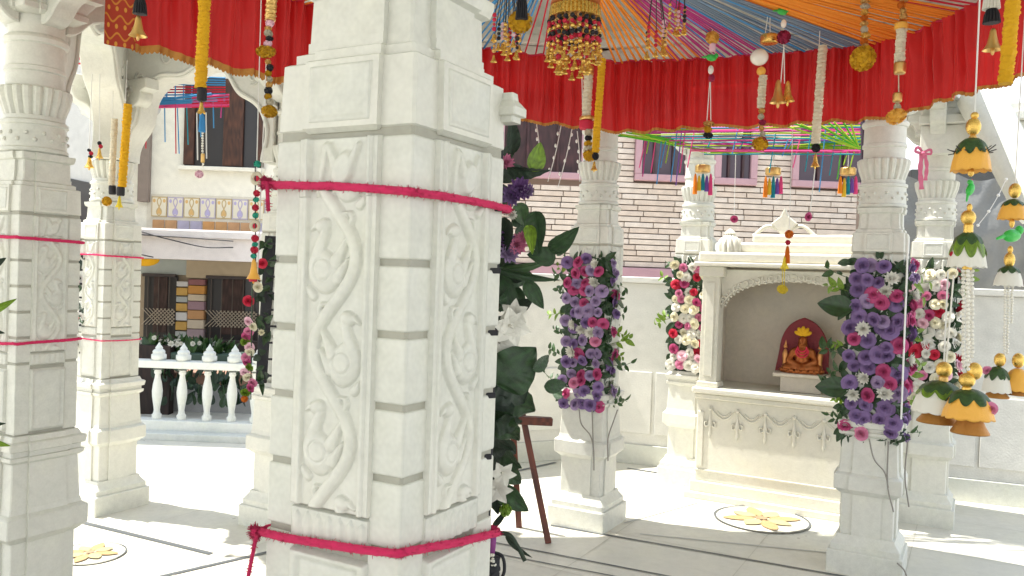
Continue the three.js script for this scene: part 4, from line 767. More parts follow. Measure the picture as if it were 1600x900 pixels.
hang('bell_hanging', 'tiny gold bell with dark beads, lower of two by the left arch', 4.5, [...chain(141, 232, 244, 7, [MT.black, MT.crimson], 5), ['bell', 140, 244, 262, 15, MT.gold]], OG, 2.5);
hang('bell_hanging', 'tiny gold bell with dark beads, upper of two by the left arch', 4.5, [...chain(156, 221, 231, 7, [MT.black, MT.crimson], 5), ['bell', 155, 231, 247, 12, MT.gold]], OG, 2.5);
hang('beaded_hanging', 'string of mirror discs and red and teal pompoms ending in a gold bell', 3.3, [['disc', 401, 268, 290, 20, MT.cream], ['pom', 402, 250, 263, 12, MT.teal], ['pom', 401, 296, 308, 12, MT.crimson], ['pom', 400, 308, 316, 11, MT.teal], ['pom', 399, 318, 331, 12, MT.crimson], ['pom', 399, 332, 341, 11, MT.teal], ['disc', 398, 343, 363, 18, MT.cream], ['pom', 398, 366, 379, 13, MT.crimson], ['pom', 398, 378, 386, 11, MT.teal], ['pom', 397, 384, 397, 14, MT.crimson], ['pom', 396, 396, 404, 11, MT.teal], ['bell', 396, 404, 436, 22, MT.amber], ['band', 395, 432, 440, 13, MT.crimson], ['cord', 399, 250, 432, 1, MT.wire]], OG);
hang('flower_string', 'string of red, pink and cream flowers below a gold bell', 3.32, [['rose', 402, 440, 458, 17, MT.ivory], ['rose', 388, 462, 480, 18, MT.crimson], ...Array.from({ length: 15 }, (_, i) => ['rose', 391 + rr(-8, 6), 495 + i * 8, 511 + i * 8, 15, [MT.blush, MT.ivory, MT.rosePink, MT.pink, MT.lime][i % 5]]), ['pom', 384, 618, 630, 12, MT.orange], ['cord', 394, 438, 625, 1, MT.foliage]], OG, 2.3);

// chandelier
{
  const D = 3.35, k = M(D), o = thing('bead_chandelier', 'gold drum chandelier hung with red, black and gold beads and bells', 'chandelier', at(899, 12, D));
  const R = 41 * k;
  part('cap', lathe([[0, 0.13], [0.02, 0.13], [0.03, 0.1], [R * 0.7, 0.07], [R * 0.92, 0.03], [R * 0.92, 0], [0, 0]], 28), mat([0.46, 0.12, 0.02], { roughness: 0.5 }), o, [0, 0.002, 0]);
  part('ribbed_band', loft(fluted(40, 0.06), [[-0.045, R], [-0.02, R * 0.99], [0, R * 0.96]], 0.5), MT.gold, o);
  part('hanging_cord', bar(V(0, 0.12, 0), V(0, 0.3, 0), 0.004), MT.wire, o);
  for (let q = 0; q < 2; q++) for (let i = 0; i < (q ? 12 : 22); i++) {
    const a = i / (q ? 12 : 22) * 6.2832, rad = q ? R * 0.6 : R * 0.98, gold = [], dark = [], red = []; let y = -0.05, x = Math.cos(a) * rad, z = Math.sin(a) * rad;
    const len = q ? 9 : 6 + (i % 2);
    for (let j = 0; j < len; j++) { const r = rr(0.007, 0.011); (j === 0 || j === 3 ? dark : j % 3 === 1 ? red : gold).push(sphere(r, x + rr(-0.004, 0.004), y - r, z + rr(-0.004, 0.004), 7, 5)); y -= 2 * r + 0.002; }
    gold.push(bellGeo.clone().scale(0.015, 0.032, 0.015).translate(x, y - 0.032, z));
    const s = part('bead_strand', merge(gold), MT.gold, o); s.userData.kind = part('black_beads', merge(dark), MT.black, s).userData.kind = 'stuff'; if (red.length) part('red_beads', merge(red), MT.crimson, s).userData.kind = 'stuff';
  }
}
const bunch = (name, label, px, py, D, n, spread, drop) => {
  const k = M(D), o = thing(name, label, 'ornament', at(px, py, D), 0, OG), ms = [MT.gold, MT.crimson, MT.blush, MT.black, MT.brass];
  for (let i = 0; i < n; i++) { const x = rr(-spread, spread) * k, z = rr(-spread, spread) * k * 0.6, y0 = -rr(0, drop * 0.55) * k, g = []; for (let j = 0; j < 4; j++) g.push(sphere(rr(0.006, 0.010), x, y0 - j * 0.018, z, 7, 5)); const s = part('bead_drop', merge(g), ms[i % 5], o); s.userData.kind = 'stuff'; part('bell', bellGeo.clone().scale(0.014, 0.028, 0.014).translate(x, y0 - 0.10, z), MT.gold, s); part('cord', bar(V(x, y0, z), V(x * 0.3, 0.16, z * 0.3), 0.0018, 4), MT.wire, s); }
  return o;
};
bunch('bead_bunch', 'bunch of small red and gold beads left of the chandelier', 792, 24, 3.3, 12, 26, 60);
bunch('bead_bunch', 'bunch of small gold beads right of the chandelier', 1022, 30, 3.4, 9, 20, 50);
bunch('bead_bunch', 'small gold bell bunch at the top edge right of the chandelier', 1062, 2, 3.5, 6, 16, 30);
hang('tassel_hanging', 'black tassel on a yellow marigold between pillar and chandelier', 3.0, [['tassel', 815, -14, 30, 20, MT.black], ['pom', 812, 20, 48, 42, MT.yellow, 0.03]], OG);
hang('cream_hanging', 'cream tube hanging with gold bands before the purple rose pillar', 4.2, [['band', 919, 104, 118, 18, MT.brass], ['tube', 917, 118, 182, 15, MT.cream], ['band', 916, 182, 188, 24, MT.brass], ['band', 914, 188, 202, 22, MT.crimson], ...chain(917, 202, 236, 16, [MT.cream, MT.black, MT.yellow], 9), ['pom', 919, 234, 250, 24, MT.yellow], ['cord', 909, 120, 184, 1, MT.wireWhite]], OG);
hang('yellow_garland', 'thin yellow garland crossing the valance beside the cream tube', 4.15, [['tube', 936, 92, 238, 12, MT.yellow], ['pom', 931, 236, 252, 12, MT.black], ['bell', 929, 252, 266, 12, MT.gold]], OG);
hang('parrot_hanging', 'small green parrot hanging under an orange marigold over the valance', 4.0, [['pom', 1113, 50, 68, 24, MT.amber], ['band', 1113, 68, 80, 10, MT.blush], ['bird', 1111, 80, 100, 24, MT.parrot], ['ball', 1110, 102, 116, 9, MT.pearl], ['ball', 1111, 116, 128, 10, MT.maroon], ['cord', 1108, 128, 188, -5, MT.wireWhite], ['cord', 1109, 128, 188, 1, MT.wireWhite], ...chain(1104, 188, 214, 18, [MT.brass, MT.yellow, MT.black], 9)], OG);
hang('cream_hanging', 'cream tube hanging with white ball and bells left of the maroon pompom', 3.8, [['cord', 1203, 0, 56, -8, MT.wireWhite], ['cord', 1203, 0, 56, 3, MT.wireWhite], ['band', 1202, 54, 68, 28, MT.gold], ['ball', 1186, 76, 102, 28, MT.pearl], ['ball', 1189, 104, 118, 14, MT.amber], ['tube', 1190, 118, 168, 13, MT.cream], ...chain(1190, 168, 214, 12, [MT.brass, MT.cream, MT.maroon], 9), ['pom', 1187, 214, 235, 28, MT.yellow]], OG);
hang('parrot_hanging', 'green parrot and maroon pompom over a pair of silver gold bells', 3.7, [['bird', 1222, 8, 28, 24, MT.parrot], ['ball', 1224, 30, 44, 9, MT.pearl], ['pom', 1224, 46, 70, 24, MT.maroon], ['cord', 1224, 70, 130, -6, MT.wireWhite], ['cord', 1224, 70, 130, 4, MT.wireWhite], ['bell', 1214, 124, 160, 26, MT.brass], ['bell', 1229, 126, 158, 22, MT.gold]], OG);
hang('cream_garland', 'long plain cream garland with black tip and bell across the valance', 3.9, [['tube', 1280, 72, 224, 14, MT.cream], ['pom', 1275, 222, 240, 15, MT.black], ['bell', 1274, 240, 260, 14, MT.gold], ['cord', 1274, 258, 330, -8, MT.wireWhite], ['rose', 1264, 332, 345, 14, MT.pink]], OG);
hang('marigold_hanging', 'gold beaded chain ending in a wide yellow marigold', 3.5, [...chain(1352, -4, 76, 15, [MT.brass, MT.cream, MT.gold, MT.orange], 9), ['pom', 1349, 78, 104, 44, MT.yellow]], OG);
hang('cream_hanging', 'cream tube hanging with orange top and marigold at the right pillar', 3.4, [...chain(1410, -6, 40, 14, [MT.brass, MT.orange, MT.brass], 9), ['band', 1408, 36, 46, 20, MT.amber], ['tube', 1407, 46, 98, 16, MT.cream], ['band', 1406, 98, 116, 18, MT.brass], ['cord', 1404, 116, 150, 1, MT.cream], ['band', 1402, 146, 160, 14, MT.brass], ['pom', 1402, 160, 176, 12, MT.cream], ['pom', 1400, 174, 192, 34, MT.amber]], OG);
hang('bell_hanging', 'black and white tassel with gold bell beside the thick yellow garland', 2.8, [['tassel', 1549, -20, 14, 26, MT.petal], ['tassel', 1549, 10, 36, 26, MT.black], ['bell', 1550, 44, 78, 30, MT.brass]], OG);
hang('yellow_garland', 'thick yellow marigold garland at the upper right edge', 2.7, [['tube', 1579, -20, 131, 22, MT.yellow]], OG);
// large near ornament on the right
const LG = 'large parrot and lotus hangings on the right';
hang('lotus_hanging', 'large hanging of gold balls, yellow bell, green parrot and pearl strings', 2.2, [['ball', 1523, 175, 186, 12, MT.gold], ['ball', 1521, 184, 212, 22, MT.gold], ['ball', 1520, 210, 222, 12, MT.brass], ['cup', 1518, 216, 266, 56, MT.amber], ['collar', 1519, 216, 246, 40, MT.foliageMid], ['spikes', 1518, 234, 242, 52, MT.wire], ['ball', 1517, 262, 276, 10, MT.gold], ['bird', 1516, 274, 318, 44, MT.parrot, 1.15], ['ball', 1515, 318, 330, 8, MT.gold], ['ball', 1513, 328, 352, 22, MT.gold], ['band', 1513, 350, 366, 14, MT.gold], ['cup', 1512, 364, 416, 54, MT.petal], ['collar', 1513, 362, 398, 62, MT.lime], ['collar', 1513, 360, 384, 40, MT.foliageMid], ['band', 1511, 410, 422, 14, MT.gold], ['pom', 1488, 392, 402, 9, MT.crimson],
  ['pearls', 1505, 420, 575, 6.2, MT.pearl], ['pearls', 1512, 420, 580, 6.6, MT.pearl, -0.03], ['pearls', 1519, 420, 560, 6.6, MT.pearl], ['pearls', 1515, 424, 590, 5.4, MT.pearl, 0.03],
  ['ball', 1523, 566, 594, 22, MT.gold], ['ball', 1511, 582, 606, 24, MT.gold], ['band', 1510, 604, 616, 14, MT.gold], ['cup', 1514, 608, 652, 72, MT.amber], ['collar', 1513, 608, 634, 50, MT.foliageMid], ['foot', 1516, 646, 677, 56, MT.gilt], ['rose', 1548, 628, 652, 22, MT.rosePink, -0.04]], LG, 2.6);
hang('lotus_bell_hanging', 'white lotus bell with green collar and gold rim at the pearl strings end', 2.3, [['ball', 1475, 565, 590, 24, MT.gold], ['band', 1474, 588, 598, 14, MT.brass], ['cup', 1468, 596, 642, 76, MT.petal], ['collar', 1472, 594, 624, 64, MT.lime], ['collar', 1470, 594, 612, 46, MT.foliageMid], ['foot', 1466, 634, 660, 62, MT.gilt], ['cord', 1490, 430, 570, -12, MT.pearl]], LG, 1.55);
hang('lotus_hanging', 'second parrot hanging with pearl strings at the right edge of the photo', 2.9, [['ball', 1586, 286, 310, 18, MT.gold], ['cup', 1583, 312, 342, 40, MT.amber], ['collar', 1583, 310, 330, 28, MT.foliageMid], ['ball', 1582, 340, 356, 8, MT.gold], ['bird', 1582, 356, 382, 46, MT.parrot, 0.1], ['ball', 1580, 384, 396, 8, MT.gold], ['ball', 1579, 394, 418, 16, MT.gold], ['cup', 1578, 416, 446, 40, MT.petal], ['collar', 1578, 414, 434, 40, MT.foliageMid], ['pearls', 1578, 446, 554, 4.6, MT.pearl], ['pearls', 1573, 446, 556, 4.6, MT.pearl], ['pearls', 1584, 446, 506, 4.4, MT.pearl], ['ball', 1566, 552, 574, 17, MT.gold], ['cup', 1562, 574, 612, 40, MT.petal], ['collar', 1562, 572, 598, 34, MT.foliageMid], ['foot', 1562, 606, 622, 36, MT.gilt], ['rose', 1547, 572, 588, 14, MT.rosePink], ['ball', 1595, 552, 576, 18, MT.gold], ['cup', 1594, 576, 610, 40, MT.amber], ['foot', 1594, 602, 618, 34, MT.gilt]], LG, 2.6);
// multicoloured tassels in the shrine bay
const TG = 'multicoloured tassels hung before the brick house';
for (const [x, y, w] of [[1098, 258, 'above the white rose pillar'], [1208, 262, 'in the middle above the shrine'], [1325, 262, 'beside the shaded right pillar']]) {
  const cs = [Y.orange, Y.yellow, Y.teal, Y.violet, Y.pink];
  hang('tassel_hanging', `gold cap with coloured tassels ${w}`, 5.3, [['band', x, y, y + 12, 24, MT.brass], ...cs.map((m, i) => ['tassel', x - 12 + i * 6, y + 13 + (i % 2) * 3, y + 44 + rr(-6, 4), 7, m])], TG, 2.45);
}
hang('flower_hanging', 'small orange, red and yellow flower hanging before the shrine arch', 4.9, [['pom', 1233, 358, 374, 15, MT.orange], ['pom', 1231, 374, 384, 9, MT.crimson], ['tassel', 1230, 384, 412, 9, MT.orange], ['bell', 1226, 400, 420, 15, MT.lemon], ['cord', 1225, 418, 448, 2, MT.lemon], ['cord', 1222, 418, 448, 2, MT.lemon], ['pom', 1222, 446, 458, 19, MT.lemon]], OG, 2.4);
for (const [x0, y0, x1, y1, l] of [[1151, 190, 1149, 345, 'pink flower on a thin white cord left of the shrine finial']]) hang('flower_string', l, 5.4, [['cord', x0, y0, y1 - 8, -2, MT.wireWhite], ['rose', x1, y1 - 8, y1 + 4, 12, MT.pink]], OG, 2.5);
// fairy light wires
{
  const o = thing('fairy_lights', 'white fairy light wires against the dark window', 'fairy lights', at(860, 240, 4.8));
  for (const [a, b, c, d] of [[838, 190, 843, 258], [878, 190, 856, 284], [896, 190, 872, 292], [902, 205, 906, 284]]) {
    const p = at(a, b, 4.75).sub(o.position), q = at(c, d, 4.75).sub(o.position), m = p.clone().lerp(q, 0.5).add(V(0.006, 0, 0)); const w = part('wire', tube([p, m, q], 0.0026, 16, 5), MT.wireWhite, o);
    for (let i = 1; i < 5; i++) part('bulb', sphere(0.007, 0, 0, 0, 7, 5), MT.white, w, p.clone().lerp(q, i / 5).add(V(rr(-0.01, 0.01), 0, 0)), null, [1, 1.6, 1]);
  }
  const f = thing('fairy_lights', 'sagging string of fairy lights before the tarpaulin', 'fairy lights', at(1550, 340, 4.4)); const pts = [[1572, 280], [1560, 305], [1545, 330], [1528, 352]].map(([x, y]) => at(x, y, 4.4).sub(f.position)); const w = part('wire', tube(pts, 0.0022, 20, 5), MT.wireWhite, f); for (const p of pts) part('bulb', sphere(0.008), MT.white, w, p);
}
{ // pink ribbon on the right pillar
  const o = thing('pink_ribbon', 'pink ribbon bow tied to the pillar with pink and white roses', 'ribbon', at(1442, 240, 5.2));
  const q = (x, y, dz = 0) => at(x, y, 5.2 + dz).sub(o.position), rib = mat([0.62, 0.14, 0.24], { roughness: 0.6, bumpMap: clothBump, bumpScale: 0.0006 });
  const tape = (pts, w) => { const c = new THREE.CatmullRomCurve3(pts), ps = [], ix = []; for (let i = 0; i <= 20; i++) { const p = c.getPointAt(i / 20), t = c.getTangentAt(i / 20), n = V(-t.y, t.x, 0.3 * Math.sin(i)).normalize().multiplyScalar(w / 2); ps.push(p.x + n.x, p.y + n.y, p.z + n.z, p.x - n.x, p.y - n.y, p.z - n.z); if (i < 20) { const a = i * 2; ix.push(a, a + 1, a + 2, a + 1, a + 3, a + 2); } } const g = new THREE.BufferGeometry(); g.setAttribute('position', new THREE.Float32BufferAttribute(ps, 3)); g.setAttribute('uv', new THREE.Float32BufferAttribute(new Float32Array(ps.length / 3 * 2), 2)); g.setIndex(ix); g.computeVertexNormals(); return g; };
  part('tail', tape([q(1441, 238), q(1438, 262), q(1440, 296)], 0.03), rib, o); part('tail', tape([q(1444, 238), q(1448, 258), q(1446, 282)], 0.024), rib, o); part('loop', tape([q(1442, 238), q(1434, 230), q(1430, 236), q(1442, 240)], 0.018), rib, o); part('knot', sphere(0.014), rib, o); part('loop', tape([q(1443, 238), q(1454, 234), q(1455, 240), q(1443, 240)], 0.016), rib, o);
}
{ const a = at(1419, 375, 4.2), b = at(1408, 655, 4.2); single('white_pipe', 'thin white conduit running down the shaded right pillar', 'pipe', bar(a, b, 0.005, 8), MT.white);
  const c = thing('black_cable', 'black cables sagging on the base of the purple rose pillar', 'cable', [0, 0, 0]);
  for (const pts of [[[905, 640], [908, 662], [922, 680], [927, 700], [928, 735]], [[965, 640], [958, 660], [950, 685], [950, 720]], [[925, 640], [927, 700]]]) part('cable', tube(pts.map(([x, y]) => at(x, y, 4.83)), 0.004, 24, 5), mat([0.26, 0.24, 0.21]), c);
  const e = thing('black_cable', 'black cables running down the base of the shaded right pillar', 'cable', [0, 0, 0]);
  for (const pts of [[[1358, 686], [1366, 718], [1382, 738], [1388, 762]], [[1388, 690], [1387, 760], [1396, 800]], [[1418, 690], [1414, 745], [1420, 792]], [[1402, 880], [1412, 890], [1418, 905]]]) part('cable', tube(pts.map(([x, y]) => at(x, y, 4.16)), 0.004, 24, 5), mat([0.26, 0.24, 0.21]), e); }

// ---------------------------------------------------------------- flowers on the pillars
function leafShape(len, wid, curl = 0.25, fold = 0.3, wav = 0) {
  const g = new THREE.PlaneGeometry(1, 1, 8, 16), p = g.attributes.position;
  for (let i = 0; i < p.count; i++) { const x = p.getX(i) * 2, t = p.getY(i) + 0.5, w = wid / 2 * Math.pow(Math.sin(Math.PI * Math.min(1, Math.pow(t, 0.72) * 0.985 + 0.012)), 0.8); p.setXYZ(i, x * w, t * len, -curl * len * t * t + fold * Math.abs(x) * w - wav * wid * Math.sin(t * 16) * Math.abs(x) * x + (Math.abs(x) < 0.05 ? -0.014 * len : 0) + 0.022 * wid * Math.sin(t * 34 - Math.abs(x) * 7) * Math.min(1, Math.abs(x) * 3)); }
  g.computeVertexNormals(); return g;
}
const smallLeaf = leafShape(1, 0.5), bigLeaf = leafShape(1, 0.62, 0.3, 0.25), wideLeaf = leafShape(1, 0.95, 0.35, 0.2, 0.06), slim = leafShape(1, 0.22, 0.4, 0.3);
const fluff = (() => {   // a many petalled blossom
  const l = []; [[7, 0.15, 0.5], [9, 0.5, 0.75], [11, 0.95, 0.9], [12, 1.4, 0.95]].forEach(([n, el, len], k) => { for (let i = 0; i < n; i++) l.push(leafShape(len, 0.42, -0.25, 0.3).rotateX(Math.PI / 2 - el + rr(-0.18, 0.18)).rotateZ(i / n * 6.2832 + k * 0.4 + rr(-0.15, 0.15)).translate(0, 0, 0.02 * k)); });
  const g = merge(l); g.computeVertexNormals(); return g.translate(0, 0, -0.2);
})();
const lily = (() => { const l = []; for (let i = 0; i < 6; i++) l.push(leafShape(1, 0.8, 0.5, 0.3).rotateX(0.8).rotateZ(i / 6 * 6.283 + (i % 2 ? 0.1 : 0))); l.push(lathe([[0.05, 0], [0.06, 0.3], [0, 0.34]], 6).rotateX(Math.PI / 2)); return merge(l); })();
function sprig(o, pos, q, s, m) {   // a curved stalk with small uneven leaves
  const g = [], bend = rr(-0.5, 0.5), X = (t) => bend * t * t; const n = 3 + Math.floor(rnd() * 3);
  for (let i = 0; i < n; i++) { const t = 0.25 + (i + rr(-0.3, 0.3)) / n * 0.8, k = rr(0.3, 0.62); g.push(smallLeaf.clone().scale(k, k, k).rotateX(rr(-0.8, 0.5)).rotateY(rr(-0.6, 0.6)).rotateZ((i % 2 ? 1 : -1) * rr(0.5, 1.3) - bend * t).translate(X(t), t, rr(-0.05, 0.05))); }
  g.push(tube([V(0, 0, 0), V(X(0.5), 0.5, 0), V(X(1), 1, 0)], 0.013, 8, 4));
  const p = part('leaf_sprig', merge(g), m, o, pos); p.rotation.set(...q); p.scale.setScalar(s); return p;
}
function floralColumn(pos, label, y0, y1, kinds, opt) {
  const o = thing('floral_column', label, 'flower arrangement', [pos.x, 0, pos.z], TURN, 'columns of roses on the pillars');
  const { size = 0.036, cover = 1, sprigs = 12, seedN = 1 } = opt; seed = seedN * 7919 + 5;
  const R = 0.148, loc = (s, y, out) => s < 0.62 ? [[-0.125 + s / 0.62 * 0.25, y, R + out], 0] : [[R + out, y, 0.125 - (s - 0.62) / 0.38 * 0.25], Math.PI / 2];
  const bl = []; for (let i = 0; i < 460; i++) { const [p, a] = loc(rr(-0.03, cover + 0.02), rr(y0, y1), -0.015); bl.push(smallLeaf.clone().scale(0.08, 0.08, 0.08).rotateX(rr(-0.4, 0.3)).rotateZ(rr(0, 6.28)).rotateY(a).translate(...p)); }
  part('leaf_backing', merge(bl), MT.foliage, o);
  const placed = [], pal = kinds; let tries = 0;
  const rows = Math.round((y1 - y0) / (size * 1.7)), cols = Math.round(cover * 0.42 / (size * 1.75));
  for (let r = 0; r < rows; r++) for (let c = 0; c < cols; c++) {
    const s = (c + 0.5 + (r % 2 ? 0.25 : -0.25) + rr(-0.28, 0.28)) / cols * cover, y = y0 + (r + 0.5 + rr(-0.3, 0.3)) * (y1 - y0) / rows;
    if (rnd() < 0.03) continue;
    let t = rnd(), k = 0; while (k < pal.length - 1 && t > pal[k][1]) { t -= pal[k][1]; k++; }
    const [m, , type] = pal[k], [p, a] = loc(s, y, rr(0.0, 0.03)), sc = size * rr(0.85, 1.2) * (type === 'fluff' ? 1.15 : 1);
    const f = part(type === 'fluff' ? 'white_blossom' : 'rose', type === 'fluff' ? fluff : roseVars[Math.floor(rnd() * 3)], m, o, p); f.rotation.set(rr(-0.4, 0.35), a + rr(-0.45, 0.45), rr(0, 6.28), 'YXZ'); f.scale.set(sc, sc * rr(0.9, 1.1), sc);
  }
  for (const [s, y, sc, rz, m] of opt.leaves ?? []) { const [p, a] = loc(s, y, 0.03); const l = part('large_leaf', bigLeaf, m ?? MT.foliage, o, p); l.rotation.set(-0.2, a, rz, 'YXZ'); l.scale.setScalar(sc); }
  for (let i = 0; i < sprigs; i++) { const left = i % 2, y = rr(y0, y1), [p, a] = loc(left ? -0.02 : cover + 0.01, y, -0.01); sprig(o, p, [rr(-0.3, 0.3), a * 0.4, (left ? 1 : -1) * rr(0.7, 1.9)], rr(0.07, 0.14), rnd() < 0.45 ? MT.lime : MT.foliageMid); }
  return o;
}
const PURP = [[MT.purple, 0.34], [MT.mauve, 0.3], [MT.pink, 0.18], [MT.rosePink, 0.04], [MT.petal, 0.18, 'fluff']];
const WHT = [[MT.petal, 0.36], [MT.ivory, 0.18], [MT.rosePink, 0.17], [MT.crimson, 0.15], [MT.pink, 0.07], [MT.blush, 0.07]];
floralColumn(P4, 'column of purple and pink roses on the pillar by the easel', 0.72, 1.62, PURP, { seedN: 3, size: 0.035, cover: 0.74, sprigs: 18, leaves: [[0.66, 1.36, 0.2, -1.35], [0.66, 1.02, 0.2, -1.5], [0.05, 0.78, 0.1, 1.3]] });
floralColumn(P5, 'column of white and crimson roses left of the shrine niche', 0.84, 1.62, WHT, { seedN: 5, size: 0.035, cover: 0.92, sprigs: 8, leaves: [[0.75, 1.28, 0.16, -1.6, MT.foliageDark]] });
floralColumn(P6, 'dense column of violet roses on the shaded right pillar', 0.71, 1.64, [[MT.purple, 0.46], [MT.mauve, 0.16], [MT.pink, 0.2], [MT.rosePink, 0.04], [MT.petal, 0.14, 'fluff']], { seedN: 9, size: 0.039, cover: 0.95, sprigs: 20, leaves: [[0.06, 1.38, 0.19, 1.4], [0.06, 0.97, 0.18, 1.6], [0.9, 1.3, 0.16, -1.4, MT.foliageDark], [0.9, 1.12, 0.15, -1.7, MT.foliageDark]] });
floralColumn(P7, 'column of pink, white and red roses behind the violet column', 0.72, 1.63, WHT, { seedN: 13, cover: 0.95, sprigs: 10, size: 0.037, leaves: [[0.85, 1.25, 0.15, -1.2, MT.foliageDark]] });

// leafy arrangement on the far side of the front pillar
const camDir = (p) => camera.position.clone().sub(p).normalize();
function leafPx(o, bx, by, tx, ty, w, D0, D1, m, g = bigLeaf, roll = 0, name = 'large_leaf') {
  const a = at(bx, by, D0), b = at(tx, ty, D1), d = b.clone().sub(a), l = d.length(), y = d.clone().normalize(); const z = camDir(a).addScaledVector(y, -camDir(a).dot(y)).normalize().applyAxisAngle(y, roll), x = y.clone().cross(z);
  const q = part(name, g, m, o, a.sub(o.position)); q.quaternion.setFromRotationMatrix(new THREE.Matrix4().makeBasis(x, y, z)); q.scale.set(w * M(D0) / (g === bigLeaf ? 0.62 : g === wideLeaf ? 0.95 : g === slim ? 0.22 : 0.5), l, l); return q;
}
{
  const D = 1.46, o = thing('floral_column', 'dark leafy arrangement with purple flowers on the back of the nearest pillar', 'flower arrangement', at(790, 500, D));
  const L = (bx, by, tx, ty, w, m = MT.foliage, g = bigLeaf, roll = rr(-0.5, 0.5), dd = rr(-0.05, 0.05)) => leafPx(o, bx, by, tx, ty, w, D + dd, D + dd + rr(-0.05, 0.03), m, g, roll);
  // black net backing strip with clip ends
  part('net_strip', box(0.05, 0.66, 0.012, 0, 0, 0), MT.black, o, at(757, 508, 1.40).sub(o.position), [0, 0.7, 0]);
  for (const [x, y] of [[778, 326], [772, 423], [768, 520], [764, 618], [758, 714]]) part('clip', box(0.022, 0.009, 0.006, 0, 0, 0, 0.002), MT.black, o, at(x, y, 1.33).sub(o.position), [0, 0.4, 0.02]);
  L(832, 268, 848, 224, 30, MT.lime, bigLeaf, 0.3); L(800, 240, 805, 185, 24, MT.foliageDark); L(792, 262, 858, 282, 34, MT.foliageDark, bigLeaf, 0.9); L(775, 278, 820, 260, 30, MT.foliageDark); 
  L(806, 318, 824, 352, 30, MT.foliageMid); L(836, 330, 838, 388, 34, MT.foliage, bigLeaf, 0.2); L(812, 350, 824, 382, 30, MT.foliage); L(790, 340, 776, 400, 40, MT.foliageDark); L(826, 352, 832, 386, 20, MT.lime);
  L(860, 392, 898, 366, 30, MT.foliage, bigLeaf, 0.3); L(868, 404, 828, 396, 32, MT.foliage, bigLeaf, 0.2); L(775, 420, 868, 424, 18, MT.foliageMid, slim, 0.6); L(775, 418, 862, 452, 16, MT.foliage, slim, 0.5); L(775, 424, 840, 440, 40, MT.foliage); L(778, 430, 806, 495, 34, MT.foliage); L(820, 440, 850, 480, 26, MT.foliage); L(780, 432, 776, 480, 34, MT.foliageDark);
  for (const [x, y, r, m] of [[812, 296, 0.026, MT.plum], [800, 306, 0.024, MT.purple], [824, 300, 0.018, MT.mauve], [790, 254, 0.018, MT.rosePink], [808, 382, 0.022, MT.rosePink], [795, 396, 0.022, MT.mauve], [786, 372, 0.024, MT.plum], [816, 372, 0.014, MT.rosePink]]) { const q = part('purple_flower', fluff, m, o, at(x, y, D - 0.02).sub(o.position)); q.scale.setScalar(r); q.rotation.set(rr(-0.3, 0.3), rr(-0.4, 0.6), rr(0, 6)); }
  for (const [x, y] of [[790, 330], [782, 350], [800, 336], [776, 336]]) { const q = part('white_blossom', fluff, MT.petal, o, at(x, y, D - 0.01).sub(o.position)); q.scale.setScalar(0.011); }
  for (const [x, y, r, rz] of [[796, 508, 0.036, 0.2], [780, 534, 0.03, 1.1], [806, 488, 0.026, 2.0], [776, 762, 0.028, 0.6], [784, 738, 0.024, 1.4]]) { const q = part('white_lily', lily, MT.petal, o, at(x, y, D - 0.03).sub(o.position)); q.scale.setScalar(r); q.rotation.set(0.2, rr(-0.3, 0.5), rz); }
  L(775, 600, 838, 550, 78, MT.foliage, wideLeaf, 0.2, -0.04); L(772, 575, 826, 626, 90, MT.foliageDark, wideLeaf, -0.3); L(775, 610, 834, 652, 66, MT.foliage, wideLeaf, 0.4); L(770, 560, 806, 542, 50, MT.foliage, wideLeaf); L(768, 640, 808, 700, 50, MT.foliage, wideLeaf, 0.4); L(766, 620, 790, 680, 60, MT.foliageDark, wideLeaf); L(770, 540, 800, 566, 44, MT.foliageDark, wideLeaf); L(772, 660, 818, 668, 40, MT.foliageDark, wideLeaf, 0.6);
  L(832, 578, 866, 556, 22, MT.foliage, bigLeaf, 0.4); L(850, 604, 888, 602, 24, MT.foliage, bigLeaf, 0.2); L(766, 712, 786, 700, 26, MT.foliageDark); L(782, 728, 816, 762, 32, MT.foliage, bigLeaf, 0.2); L(780, 762, 820, 800, 36, MT.foliage, bigLeaf, 0.3); L(770, 770, 778, 800, 20, MT.foliageDark); L(765, 716, 750, 718, 8, MT.black, slim);
  part('lime_bud', pomGeo, MT.lime, o, at(790, 797, D - 0.03).sub(o.position), null, [0.012, 0.013, 0.012]);
  L(770, 824, 790, 802, 10, MT.foliageDark, slim); part('curved_stalk', tube([[778, 832], [796, 836], [810, 856], [820, 876]].map(([x, y]) => at(x, y, D - 0.04).sub(o.position)), 0.004, 20, 6), MT.foliageDark, o); L(790, 836, 822, 878, 11, MT.foliageDark, slim, 0.6);
  for (let i = 0; i < 26; i++) { const y = rr(200, 780), x = 778 + rr(-8, 26) - (y > 650 ? 8 : 0); L(x, y, x + rr(-26, 34), y + rr(-40, 44), rr(18, 34), rnd() < 0.6 ? MT.foliageDark : MT.foliage, bigLeaf, rr(-0.8, 0.8), rr(0.0, 0.07)); }
  const t = thing('ribbon_tie', 'purple ribbon with dark beaded end tied at the foot of the leaves', 'ribbon', at(768, 850, 1.40));
  const q = (x, y) => at(x, y, 1.40).sub(t.position);
  part('ribbon', tube([q(764, 826), q(768, 840), q(766, 864)], 0.009, 14, 6), mat([0.34, 0.07, 0.30], { roughness: 0.7, bumpMap: roughMap, bumpScale: 0.003 }), t); part('dark_end', garlandGeo(0.05, 0.015), MT.black, t, q(768, 892)); part('silver_beads', merge(Array.from({ length: 14 }, () => sphere(0.003, rr(-0.01, 0.01), rr(-0.008, 0.01), 0.012, 6, 5))), MT.pearl, t, q(768, 872)); part('loop', tube([q(768, 862), q(784, 868), q(788, 892), q(780, 910)], 0.003, 16, 5), MT.black, t);
}
